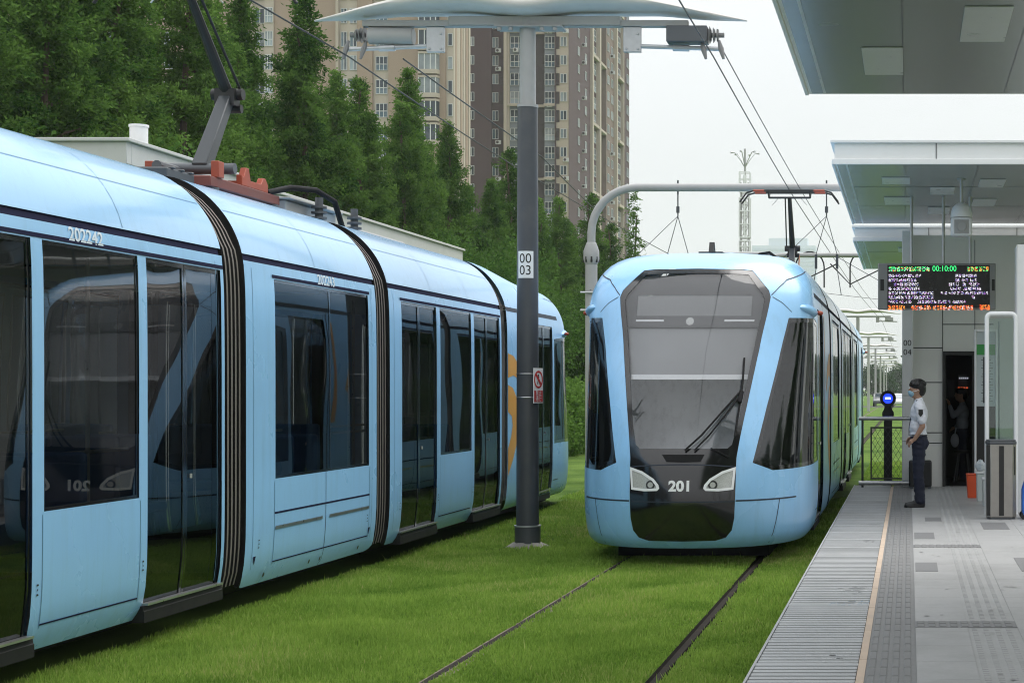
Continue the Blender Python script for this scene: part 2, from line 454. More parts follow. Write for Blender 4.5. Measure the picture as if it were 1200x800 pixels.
class Cab:
    """surface of a cab end; y0 = nose tip, d = +1 when the body runs towards +y"""
    def __init__(s, y0, d): s.y0, s.d = y0, d
    def raw(s, u, v):
        w = fW(v); yo = fY(v); L = cabL(v)
        a = abs(u); sg = 1 if u >= 0 else -1
        if a <= 1:
            t = a * math.pi / 2
            NE = NEV(v); x = w * max(0, math.sin(t)) ** (2 / NE)
            y = yo + (L - yo) * (1 - max(0, math.cos(t)) ** (2 / NE))
        else:
            x = w; y = L + (a - 1) * 5
        b = min(1, max(0, (y - 3.1) / 2.4)); b = b * b * (3 - 2 * b)
        z = fZ(v)
        if b > 0 and v > 2.9: z += (fZm(v) - z) * b; x += (fWm(v) - fW(v)) * b * (x / max(w, 1e-6))
        return Vector((sg * x, y, z))
    def at(s, u, v, off=0.):
        p = s.raw(u, v)
        if off:
            e = .004
            du = s.raw(u + e, v) - s.raw(u - e, v); dv = s.raw(u, v + e) - s.raw(u, v - e)
            n = du.cross(dv)
            if n.length > 1e-12:
                n.normalize()
                if n.dot(p - Vector((0, max(p.y, 2.2), min(p.z, 2.2)))) < 0: n = -n
                p = p + n * off
        return Vector((p.x, s.y0 + s.d * p.y, p.z))
    def ux(s, x, v):
        w = fW(v); q = min(1., abs(x) / w); NE = NEV(v)
        return math.copysign(math.asin(min(1, q ** (NE / 2))) / (math.pi / 2), x)
    def uy(s, y, v, sg):
        L = cabL(v); yo = fY(v)
        if y >= L: return sg * (1 + (y - L) / 5)
        q = 1 - max(0, y - yo) / (L - yo); NE = NEV(v)
        return sg * math.acos(min(1, q ** (NE / 2))) / (math.pi / 2)
    def X(s, x, v): return (s.ux(x, v), v)
    def Y(s, y, v, sg): return (s.uy(y, v, sg), v)
    def axis(s, p): return Vector((0, s.y0 + s.d * max(2.2, abs(p.y - s.y0)), min(p.z, 2.0)))

def curve_uv(pts, n=6):
    """refine straight runs in x/v before converting"""
    out = []
    for i in range(len(pts)):
        a = pts[i]; b = pts[(i + 1) % len(pts)]
        for k in range(n): out.append((a[0] + (b[0] - a[0]) * k / n, a[1] + (b[1] - a[1]) * k / n))
    return out

def ring(mb, poly, fn, w, su=1., mi=0, step=.12, axis=None):
    """border strip of width w inside poly (poly given in isotropic coords / su)"""
    c = (sum(p[0] for p in poly) / len(poly), sum(p[1] for p in poly) / len(poly))
    n = len(poly); inner = []
    P = [(p[0] * su, p[1]) for p in poly]
    area = sum(P[i][0] * P[(i + 1) % n][1] - P[(i + 1) % n][0] * P[i][1] for i in range(n))
    sg = 1 if area > 0 else -1
    for i in range(n):
        a, b, d = P[i - 1], P[i], P[(i + 1) % n]
        e1 = Vector((b[0] - a[0], b[1] - a[1])).normalized(); e2 = Vector((d[0] - b[0], d[1] - b[1])).normalized()
        n1 = Vector((-e1.y, e1.x)) * sg; n2 = Vector((-e2.y, e2.x)) * sg
        bi = n1 + n2
        if bi.length < 1e-6: bi = n1
        bi.normalize()
        k = w / max(.35, bi.dot(n1))
        inner.append(((b[0] + bi.x * k) / su, b[1] + bi.y * k))
    patch(mb, poly, [inner], fn, step, su, mi, axis)
    return inner

def strip(mb, pts, fn, w, su=1., mi=0):
    """thin band along a poly-line given in (u,v)"""
    P = []
    for i in range(len(pts) - 1):
        a, b = pts[i], pts[i + 1]
        k = max(1, int(math.hypot((b[0] - a[0]) * su, b[1] - a[1]) / .08))
        for t in range(k): P.append((a[0] + (b[0] - a[0]) * t / k, a[1] + (b[1] - a[1]) * t / k))
    P.append(pts[-1])
    vs = []
    for i, p in enumerate(P):
        a = P[max(0, i - 1)]; b = P[min(len(P) - 1, i + 1)]
        t = Vector(((b[0] - a[0]) * su, b[1] - a[1])).normalized()
        nx, ny = -t.y * w / 2 / su, t.x * w / 2
        vs += [fn(p[0] + nx, p[1] + ny), fn(p[0] - nx, p[1] - ny)]
    mb.add(vs, [(2 * i, 2 * i + 1, 2 * i + 3, 2 * i + 2) for i in range(len(P) - 1)], mi)

CABLEN = 5.85
def build_cab(root, y0, d, number=None, gold=False, door=(2.78, 4.02), panel_text=True):
    C = Cab(y0, d); SU = 2.2
    half = [(0, .335), (.36, .34), (.47, .37), (.535, .44), (.562, .56), (.572, .8), (.578, 1.2), (.612, 1.45), (.865, 3.0), (.84, 3.08), (.63, 3.335), (.5, 3.35), (0, 3.36)]
    halfd = []
    for a, b in zip(half[:-1], half[1:]):
        k = 5
        halfd += [(a[0] + (b[0] - a[0]) * t / k, a[1] + (b[1] - a[1]) * t / k) for t in range(k)]
    halfd.append(half[-1])
    mask = [C.X(x, v) for x, v in halfd] + [C.X(-x, v) for x, v in halfd[-2:0:-1]]
    gh = [(0, 1.30), (.48, 1.30), (.525, 1.34), (.575, 1.55), (.80, 2.97), (.77, 3.04), (.595, 3.275), (.5, 3.285), (0, 3.29)]
    ghd = []
    for a, b in zip(gh[:-1], gh[1:]):
        ghd += [(a[0] + (b[0] - a[0]) * t / 5, a[1] + (b[1] - a[1]) * t / 5) for t in range(5)]
    ghd.append(gh[-1])
    shield = [C.X(x, v) for x, v in ghd] + [C.X(-x, v) for x, v in ghd[-2:0:-1]]
    sides = {}
    for sg in (1, -1):
        pl = [C.X(sg * .745, 1.14), C.X(sg * .95, 1.05), C.X(sg * 1.15, 1.055), C.Y(2.0, 1.07, sg), C.Y(2.66, 1.07, sg), C.Y(2.66, 2.0, sg), C.Y(2.66, 2.74, sg),
              C.Y(2.1, 2.78, sg), C.X(sg * 1.07, 2.76), C.X(sg * .98, 2.3), C.X(sg * .87, 1.75)]
        sides[sg] = pl
    doors = {sg: [C.Y(door[0], .33, sg), C.Y(door[1], .33, sg), C.Y(door[1], 1.3, sg), C.Y(door[1], 2.93, sg), C.Y(door[0], 2.93, sg), C.Y(door[0], 1.3, sg)] for sg in (1, -1)}
    # body shell
    mb = MB()
    vs = np.linspace(.221, VG0, 16)
    outer = [C.Y(CABLEN, v, 1) for v in vs] + [C.Y(CABLEN, v, -1) for v in vs[::-1]]
    # the mask reaches above the groove, so the nose is one sheet up to the crown; the groove is laid on it
    vs = list(np.linspace(.221, VTOP, 34))
    outer = [C.Y(CABLEN, v, 1) for v in vs] + [C.Y(CABLEN, v, -1) for v in vs[::-1]]
    patch(mb, outer, [mask, sides[1], sides[-1], doors[1], doors[-1]], lambda u, v: C.at(u, v), .085, SU, 0, C.axis)
    body = mb.build('cab_body', [M['blue']], root, angle=50)
    # black front panel with windscreen opening
    mb = MB(); patch(mb, mask, [shield], lambda u, v: C.at(u, v, -.004), .08, SU, 0, C.axis)
    mb.build('front_panel', M['black'], root, angle=60)
    mb = MB(); patch(mb, shield, [], lambda u, v: C.at(u, v, -.008), .08, SU, 0, C.axis)
    ws = mb.build('windscreen', M['shield'], root, angle=60)
    # dark grey band and blank destination display behind the glass
    band = [p for p in []]
    bd = [(-.775, 2.66), (.775, 2.66), (.81, 2.97), (.785, 3.045), (.6, 3.28), (0, 3.295), (-.6, 3.28), (-.785, 3.045), (-.81, 2.97)]
    bd = curve_uv(bd, 5)
    bandp = [C.X(*p) for p in bd]
    disp = [C.X(*p) for p in curve_uv([(-.66, 2.79), (.66, 2.79), (.66, 3.035), (-.66, 3.035)], 5)]
    mb = MB(); patch(mb, bandp, [disp], lambda u, v: C.at(u, v, -.03), .08, SU, 0, C.axis)
    patch(mb, disp, [], lambda u, v: C.at(u, v, -.036), .08, SU, 1, C.axis)
    for x0, x1 in ((-.66, -.33), (.36, .70)):
        strip(mb, [C.X(x0, 2.733), C.X((x0 + x1) / 2, 2.733), C.X(x1, 2.733)], lambda u, v: C.at(u, v, -.026), .022, SU, 2)
    dot = [(C.ux(-.03 + .045 * math.cos(a), 2.725 + .045 * math.sin(a)), 2.725 + .045 * math.sin(a)) for a in np.linspace(0, 2 * math.pi, 16, endpoint=False)]
    patch(mb, dot, [], lambda u, v: C.at(u, v, -.026), .05, SU, 3, C.axis)
    mb.build('display_band', [M['frit'], M['frit2'], M['whitem'], M['lens']], root)
    # headlights
    hl = [(-.572, 1.10), (-.43, 1.055), (-.30, .975), (-.245, .91), (-.235, .87), (-.26, .845), (-.40, .84), (-.55, .855)]
    for sg in (1, -1):
        pl = [(-x * sg, v) for x, v in hl]
        c = (sum(p[0] for p in pl) / 8, sum(p[1] for p in pl) / 8)
        pu = [C.X(*p) for p in curve_uv(pl, 2)]
        mb = MB(); inn = ring(mb, pu, lambda u, v: C.at(u, v, .008), .028, SU, 0, .05, C.axis)
        h = mb.build('headlight', M['whitem'], root)
        mb = MB(); patch(mb, inn, [], lambda u, v: C.at(u, v, .003), .04, SU, 0, C.axis)
        mb.build('lens', M['lens'], h)
        mb = MB()
        cx, cv = sg * .335, .908
        for r_, m_, o_ in ((.05, 0, .006), (.03, 1, .009)):
            dd = [(C.ux(cx + r_ * math.cos(a), cv), cv + r_ * math.sin(a)) for a in np.linspace(0, 2 * math.pi, 20, endpoint=False)]
            patch(mb, dd, [], lambda u, v: C.at(u, v, o_), .05, SU, m_, C.axis)
        mb.build('bulb', [M['ink'], M['lens']], h)
    if number:
        mb = MB()
        text_on(mb, number, .155, lambda a, b: C.at(*C.X(-.012 + (a if d > 0 else -a), .892 + b), .004), 0, 1.08, 1., .006)
        mb.build('fleet_number', M['whitem'], root)
    # seams
    mb = MB()
    f = lambda u, v: C.at(u, v, .0025)
    for sg in (1, -1):
        strip(mb, [C.X(sg * .575, .735), C.X(sg * .8, .735), C.X(sg * 1.0, .735), C.X(sg * 1.18, .735)], f, .016, SU)
        strip(mb, [C.X(sg * 1.02, .735), C.X(sg * .98, .5), C.X(sg * .9, .27)], f, .010, SU)
        strip(mb, [C.X(sg * .87, 3.02), C.X(sg * .95, 3.12), C.X(sg * 1.03, 3.22), C.Y(2.15, 3.36, sg), C.Y(2.8, 3.42, sg)], f, .013, SU)
        strip(mb, [C.X(sg * .885, 3.0), C.X(sg * 1.0, 2.93), C.X(sg * 1.1, 2.83)], f, .008, SU)
        strip(mb, [C.Y(2.35, VG0 + .03, sg), C.Y(3.2, VG0 + .03, sg), C.Y(4.2, VG0 + .03, sg), C.Y(CABLEN - .01, VG0 + .03, sg)], f, .06, SU)
        for yy in (4.15,):
            strip(mb, [C.Y(yy, .25, sg), C.Y(yy, 1.5, sg), C.Y(yy, 3.05, sg)], f, .010, SU)
        strip(mb, [C.Y(2.3, .5, sg), C.Y(2.70, .5, sg)], f, .01, SU)
    # bonnet line and lower black panel seams
    strip(mb, [C.X(x, .728) for x in np.linspace(-.56, .56, 12)], lambda u, v: C.at(u, v, .0), .012, SU, 0)
    strip(mb, [C.X(x, 1.13 - .03 * (x / .57) ** 2) for x in np.linspace(-.565, .565, 12)], lambda u, v: C.at(u, v, .0), .012, SU, 0)
    mb.build('panel_seam', [M['seam'], M['seam2']], root, smooth=False)
    # air intake slot under the glass
    mb = MB(); patch(mb, [C.X(-.17, 1.16), C.X(.02, 1.155), C.X(.2, 1.16), C.X(.24, 1.235), C.X(0, 1.235), C.X(-.22, 1.235)], [], lambda u, v: C.at(u, v, .003), .05, SU, 0, C.axis)
    mb.build('air_intake', M['rubber'], root)
    # side windows
    for sg in (1, -1):
        mb = MB()
        inn = ring(mb, sides[sg], lambda u, v: C.at(u, v, -.004), .05, SU, 0, .08, C.axis)
        patch(mb, inn, [], lambda u, v: C.at(u, v, -.008), .09, SU, 1, C.axis)
        mb.build('side_window', [M['black'], M['cabglass']], root, angle=60)
        make_door(root, lambda y, v, off=0: C.at(*C.Y(y, v, sg), off), door[0], door[1], C.axis, .33)
        mb = MB(); mb.ell((0, 0, 0), (.11, .31, .072), 20, 12)
        pts = []
        for p in mb.v:
            q = C.at(C.uy(1.72, 2.86, sg), 2.86)
            t = C.at(C.uy(2.0, 2.83, sg), 2.83) - C.at(C.uy(1.45, 2.88, sg), 2.88)
            t.normalize(); up = Vector((0, 0, 1)); nr = t.cross(up).normalized()
            pts.append(q + t * p[1] + nr * (p[0] - (.06 if nr.x * sg > 0 else -.06)) + up * p[2])
        mb.v = [tuple(p) for p in pts]
        pod = mb.build('camera_pod', M['blue'], root)
        q = C.at(C.uy(1.98, 2.84, sg), 2.84, .12)
        mb = MB(); mb.ell(q - Vector((.05 if q.x > 0 else -.05, 0, 0)), (.04, .035, .028), 12, 8)
        mb.build('marker_lamp', M['orange'], pod)
        if gold:
            mb = MB()
            def G(poly): patch(mb, [C.Y(y, v, sg) for y, v in poly], [], lambda u, v: C.at(u, v, .003), .07, SU, 0, C.axis)
            G([(5.83, 2.45), (5.5, 2.42), (5.05, 2.25), (4.75, 1.95), (4.87, 1.9), (5.15, 2.08), (5.5, 2.14), (5.83, 2.1)])
            G([(5.83, 2.0), (5.55, 1.96), (5.3, 1.82), (5.15, 1.5), (5.25, 1.2), (5.5, .95), (5.83, .7), (5.83, 1.1), (5.65, 1.25), (5.55, 1.42), (5.6, 1.55), (5.83, 1.62)])
            G([(4.2, 2.9), (4.32, 2.9), (4.45, 2.2), (4.35, 1.5), (4.25, 1.5), (4.33, 2.2)])
            mb.build('livery_ribbon', M['gold'], root)
    # wiper
    mb = MB()
    P = lambda x, v, o: C.at(*C.X(x, v), o)
    mb.tube([P(.03, 1.27, .03), P(.2, 1.42, .06), P(.36, 1.62, .06), P(.56, 1.88, .045)], .011, 8)
    mb.tube([P(.13, 1.27, .03), P(.28, 1.42, .06), P(.42, 1.62, .06), P(.58, 1.86, .045)], .010, 8)
    mb.tube([P(.545, 1.42, .02), P(.575, 1.7, .02), P(.60, 2.0, .02), P(.605, 2.28, .02)], .012, 8)
    mb.tube([P(.57, 1.78, .035), P(.59, 1.9, .035)], .03, 8)
    mb.tube([P(.3, 1.3, .02), P(.42, 1.24, .02), P(.5, 1.2, .02)], .006, 6)
    mb.build('wiper', M['rubber'], root)
    # cab interior
    yb = lambda a: y0 + d * a
    def bx(mb, x0, x1, a, b, z0, z1, mi=0):
        ya, yb_ = sorted((yb(a), yb(b))); mb.box(x0, x1, ya, yb_, z0, z1, mi)
    mb = MB(); bx(mb, -1.05, 1.05, 1.6, 5.4, .30, .36); bx(mb, -1.25, 1.25, 2.02, 2.05, .36, 3.05, 0)
    pv = [(-.95, y0 + d * 1.35, 1.12), (.95, y0 + d * 1.35, 1.12), (1.1, y0 + d * 2.0, 2.25), (-1.1, y0 + d * 2.0, 2.25)]
    mb.add(pv, [(0, 1, 2, 3)])  # sloped panel added to catch light and brighten the windscreen
    mb.build('cab_partition_and_bounce_panel', M['cabin'], root)
    mb = MB(); bx(mb, -.85, .85, .75, 1.25, .9, 1.22); bx(mb, -1.05, 1.05, 1.1, 1.6, .8, 1.12)
    mb.build('dashboard', M['inner'], root, bevel=.04)
    mb = MB(); bl = [C.X(*p) for p in curve_uv([(-.67, 2.10), (.67, 2.10), (.765, 2.66), (-.765, 2.66)], 5)]
    patch(mb, bl, [], lambda u, v: C.at(u, v, -.06), .09, SU, 0, C.axis)
    strip(mb, [C.X(x, 2.10) for x in np.linspace(-.67, .67, 12)], lambda u, v: C.at(u, v, -.045), .055, SU, 1)
    mb.build('sun_blind', [M['blind'], M['whitem']], root)
    mb = MB(); 
    for sg in (1, -1): 
        bx(mb, min(sg * .9, sg * .86), max(sg * .9, sg * .86), 1.2, 1.24, 1.2, 2.6)
    mb.build('window_post', M['inner'], root)
    # underframe, hung low to block light beneath the cab
    mb = MB(); bx(mb, -.86, .86, 1.1, CABLEN, .05, .27)
    mb.build('underframe', M['rubber'], root)
    return C

def make_door(root, S, a, b, axis, stepv=1.1):
    lo, hi = .33, 2.93
    m = (a + b) / 2
    mb = MB()
    fr = lambda y, v: S(y, v, -.012)
    g = lambda y, v: S(y, v, -.02)
    for x0, x1 in ((a, m - .004), (m + .004, b)):
        inn = ring(mb, [(x0, lo), (x1, lo), (x1, 1.5), (x1, hi), (x0, hi), (x0, 1.5)], fr, .035, 1, 0, .3, axis)
        patch(mb, inn, [], g, .3, 1, 1, axis)
    dr = mb.build('door', [M['black'], M['doorglass']], root)
    mb = MB(); s0 = S(m - .09, 1.24, -.005); s1 = S(m - .09, 1.275, -.005)
    mb.tube([s0, s1], .012, 8); mb.build('door_button', M['silver'], dr)
    mb = MB()
    pr = [(-.10, .20), (.012, .20), (.012, .285), (.006, .29), (.0, .325), (-.10, .325)]
    p0, p1 = S(a - .04, stepv), S(b + .04, stepv)
    sgn = 1 if p0.x > 0 else -1
    sp = [(p0.x + sgn * q[0] - sgn * .02, q[1]) for q in pr]
    mb.prism(sp, 'y', p0.y, p1.y, 0)
    q = sorted((p0.x - sgn * .05, p0.x + sgn * .006)); mb.box(q[0], q[1], min(p0.y, p1.y) + .03, max(p0.y, p1.y) - .03, .326, .342, 1)
    st = mb.build('door_step', [M['stepdk'], M['silver']], root); recalc(st)

def build_module(root, y0, y1, feats, number=None, num_side=None, num_y=None, trims=False):
    rad = .14
    axis = lambda p: Vector((0, p.y, min(p.z, 2.0)))
    for sg in (1, -1):
        def S(y, v, off=0., sg=sg):
            w = fWm(v); e = .01
            dw = (fWm(v + e) - fWm(v - e)); dz = fZm(v + e) - fZm(v - e)
            n = Vector((dz, 0, -dw))
            if n.length > 1e-9: n.normalize()
            return Vector((sg * (w + n.x * off), y, fZm(v) + n.z * off))
        mb = MB()
        arc = [(y0 + rad * (1 - math.cos(t)), .221 + rad * (1 - math.sin(t))) for t in np.linspace(0, math.pi / 2, 5)]
        arc2 = [(y1 - rad * (1 - math.cos(t)), .221 + rad * (1 - math.sin(t))) for t in np.linspace(math.pi / 2, 0, 5)]
        outer = arc + arc2 + [(y1, VG0), (y0, VG0)]
        holes = []
        for f in feats:
            if f[0] == 'door': holes.append([(f[1], .33), (f[2], .33), (f[2], 2.93), (f[1], 2.93)])
            else: holes.append([(f[1], 1.14), (f[2], 1.14), (f[2], 2.93), (f[1], 2.93)])
        def outerS(y, v):
            return S(y, v)
        patch(mb, outer, holes, outerS, .16, 1, 0, axis)
        mb.build('side_wall', M['blue'], root, angle=40)
        # end returns
        for yy, dd in ((y0, 1), (y1, -1)):
            vs = list(np.linspace(.24, VTOP, 40))
            P = [S(yy, v) for v in vs] + [S(yy + 0, v, -.10) for v in vs]
            n = len(vs); me_ = MB()
            me_.add(P, [(i, i + 1, n + i + 1, n + i) for i in range(n - 1)])
            me_.build('end_frame', M['rubber'], root, angle=40)
        mb = MB()
        vs = np.linspace(VG1, VTOP, 12)
        patch(mb, [(y0, v) for v in vs] + [(y1, v) for v in vs[::-1]], [], S, .11, 1, 0, axis)
        mb.build('roof_fairing', M['blue_low'], root, angle=50)
        mb = MB()
        strip(mb, [(y0 + .03, (VG0 + VG1) / 2), (y1 - .03, (VG0 + VG1) / 2)], lambda y, v: S(y, v, -.012), VG1 - VG0 + .01)
        fs = lambda y, v: S(y, v, .002)
        n = max(2, round((y1 - y0) / 1.9))
        for k in range(1, n):
            yy = y0 + (y1 - y0) * k / n
            strip(mb, [(yy, v) for v in np.linspace(VG1 + .01, 4.2, 10)], fs, .008, 1, 1)
        strip(mb, [(y0 + .02, 3.52), (y1 - .02, 3.52)], fs, .006, 1, 1)
        # dark lintel band and body seams
        fa = [f for f in feats]
        if fa:
            a = min(f[1] for f in fa) - .05; b = max(f[2] for f in fa) + .05
            strip(mb, [(a, 2.955), (b, 2.955)], lambda y, v: S(y, v, .004), .03, 1, 0)
            for f in fa:
                if f[0] == 'window':
                    strip(mb, [(f[1] - .02, .40), (f[1] - .02, 1.12)], fs, .009, 1, 1); strip(mb, [(f[2] + .02, .40), (f[2] + .02, 1.12)], fs, .009, 1, 1)
                    strip(mb, [(f[1] - .02, .42), (f[2] + .02, .42)], fs, .010, 1, 0)
        if trims:
            w = [f for f in feats if f[0] == 'window'][0]; mid = (w[1] + w[2]) / 2
            strip(mb, [(w[1] - .02, .83), (w[2] + .02, .83)], fs, .018, 1, 0)
            strip(mb, [(mid, .24), (mid, 1.14)], fs, .010, 1, 0)
            for a, b in ((w[1], mid - .1), (mid + .1, w[2])):
                strip(mb, [(a, .70), (b, .70)], lambda y, v: S(y, v, .006), .028, 1, 2)
            for yy in (y0 + .22, y1 - .22):
                tri = [(yy - .03, .50), (yy + .03, .50), (yy, .43)]
                mb.add([S(y, v, .003) for y, v in tri], [(0, 1, 2)], 0)
        mk = MB()
        for f in feats:
            if f[0] == 'door':
                for yy in (f[1] - .07, f[2] + .07):
                    if y0 + .05 < yy < y1 - .05:
                        for k in range(3): mk.add([S(yy + a_ * (.5 + .5 * (k != 1)), .60 + k * .03 + b_, .003) for a_, b_ in ((-.016, 0), (.012 - .006 * (k % 2), 0), (.012, .012), (-.01, .012))], [(0, 1, 2, 3)])
        if trims:
            for yy in (y0 + .3, y1 - .3): 
                for k in range(3): mk.add([S(yy + a_, .56 + k * .03 + b_, .003) for a_, b_ in ((-.015, 0), (.015 - .01 * (k % 2), 0), (.012, .008), (-.015, .008))], [(0, 1, 2, 3)])
            for yy in (y0 + .5, (y0 + y1) / 2 - .15, (y0 + y1) / 2 + .15, y1 - .5):
                mk.add([S(yy + .022 * math.cos(a_), .33 + .022 * math.sin(a_), .004) for a_ in np.linspace(0, 2 * math.pi, 10, endpoint=False)], [tuple(range(10))])
        if mk.v: mk.build('service_mark', M['ink'], root, smooth=False)
        for yy in (y0 + .16, y1 - .16):
            strip(mb, [(yy, .40), (yy, 3.0)], fs, .007, 1, 1)
        mb.build('panel_seam', [M['navy'], M['seam2'], M['silver']], root, smooth=False)
        for f in feats:
            if f[0] == 'door':
                make_door(root, S, f[1], f[2], axis)
            else:
                mb = MB()
                inn = ring(mb, [(f[1], 1.14), (f[2], 1.14), (f[2], 2.0), (f[2], 2.93), (f[1], 2.93), (f[1], 2.0)], lambda y, v: S(y, v, -.008), .025, 1, 0, .3, axis)
                patch(mb, inn, [], lambda y, v: S(y, v, -.014), .3, 1, 1, axis)
                if len(f) > 3:
                    mm = f[3]; strip(mb, [(mm, 1.16), (mm, 2.91)], lambda y, v: S(y, v, -.010), .03, 1, 0)
                mb.build('window', [M['black'], M['winglass']], root)
        if number and num_side == sg:
            mb = MB()
            dirn = 1 if sg > 0 else -1
            text_on(mb, number, .175, lambda a, b: S(num_y + dirn * a, 3.0 + b, .004), 0, .95, .76, .004)
            mb.build('fleet_number', M['numwhite'], root)
    # interior
    mb = MB(); mb.box(-1.25, 1.25, y0 + .05, y1 - .05, .30, .36); mb.build('cabin_floor', M['innerd'], root)
    mb = MB()
    ln = y1 - y0
    mb.box(-1.2, 1.2, y0 + .05, y1 - .05, 2.98, 3.0); mb.build('cabin_ceiling', M['inner'], root)
    for f in feats:
        if f[0] == 'window':
            for sg in (1, -1):
                c = (f[1] + f[2]) / 2
                mb = MB()
                for dy in (-.55, .12):
                    x0, x1 = sorted((sg * .45, sg * 1.2))
                    mb.box(x0, x1, c + dy, c + dy + .42, .72, .82); mb.box(x0, x1, c + dy + .36, c + dy + .45, .82, 1.5)
                mb.build('seat', M['seat'], root, bevel=.03)
        else:
            for sg in (1, -1):
                mb = MB(); mb.tube([(sg * .55, (f[1] + f[2]) / 2, .36), (sg * .55, (f[1] + f[2]) / 2, 2.98)], .018, 8)
                mb.tube([(sg * .55, f[1], 1.45), (sg * .55, f[2], 1.45)], .015, 8)
                mb.build('grab_pole', M['silver'], root)
    mb = MB(); mb.box(-1.0, 1.0, y0 + .02, y1 - .02, .13, .25); mb.build('underframe', M['rubber'], root)

def build_bellows(root, y0, y1):
    mb = MB()
    vs = [v for v in np.linspace(.30, VTOP, 40)]
    def ringp(y, ins, sc=1.):
        pts = []
        for sg in (1, -1):
            l = []
            for v in (vs if sg > 0 else vs[::-1]):
                w = max(0, fWm(v) - ins); l.append((sg * w, y, fZm(v) - ins * (1 if v > 3.2 else 0)))
            pts += l
        return pts
    W = y1 - y0
    # rubber | folds | rubber, as in the photo: pale folds on the near half, a wide dark band on the far half
    prof = [(0, .10, 1), (.02, .05, 1)]
    nf = 5
    a, b = .08, .92
    for k in range(nf):
        t0 = a + (b - a) * k / nf; t1 = a + (b - a) * (k + .5) / nf
        prof += [(t0, .10, 0), (t0 + .03, .035, 0), (t1 + .01, .035, 0), (t1 + .04, .10, 0)]
    prof += [(.95, .05, 1), (1, .10, 1)]
    rings = [ringp(y0 + W * t, i) for t, i, m in prof]
    n = len(rings[0])
    for k in range(len(rings) - 1):
        mi = 0 if prof[k][2] == 0 and prof[k + 1][2] == 0 and prof[k][1] < .1 and prof[k + 1][1] < .1 else 1
        mb.add(rings[k] + rings[k + 1], [(i, i + 1, n + i + 1, n + i) for i in range(n - 1)], mi)
    mb.build('gangway_bellows', [M['bellow'], M['rubber']], root, angle=25)

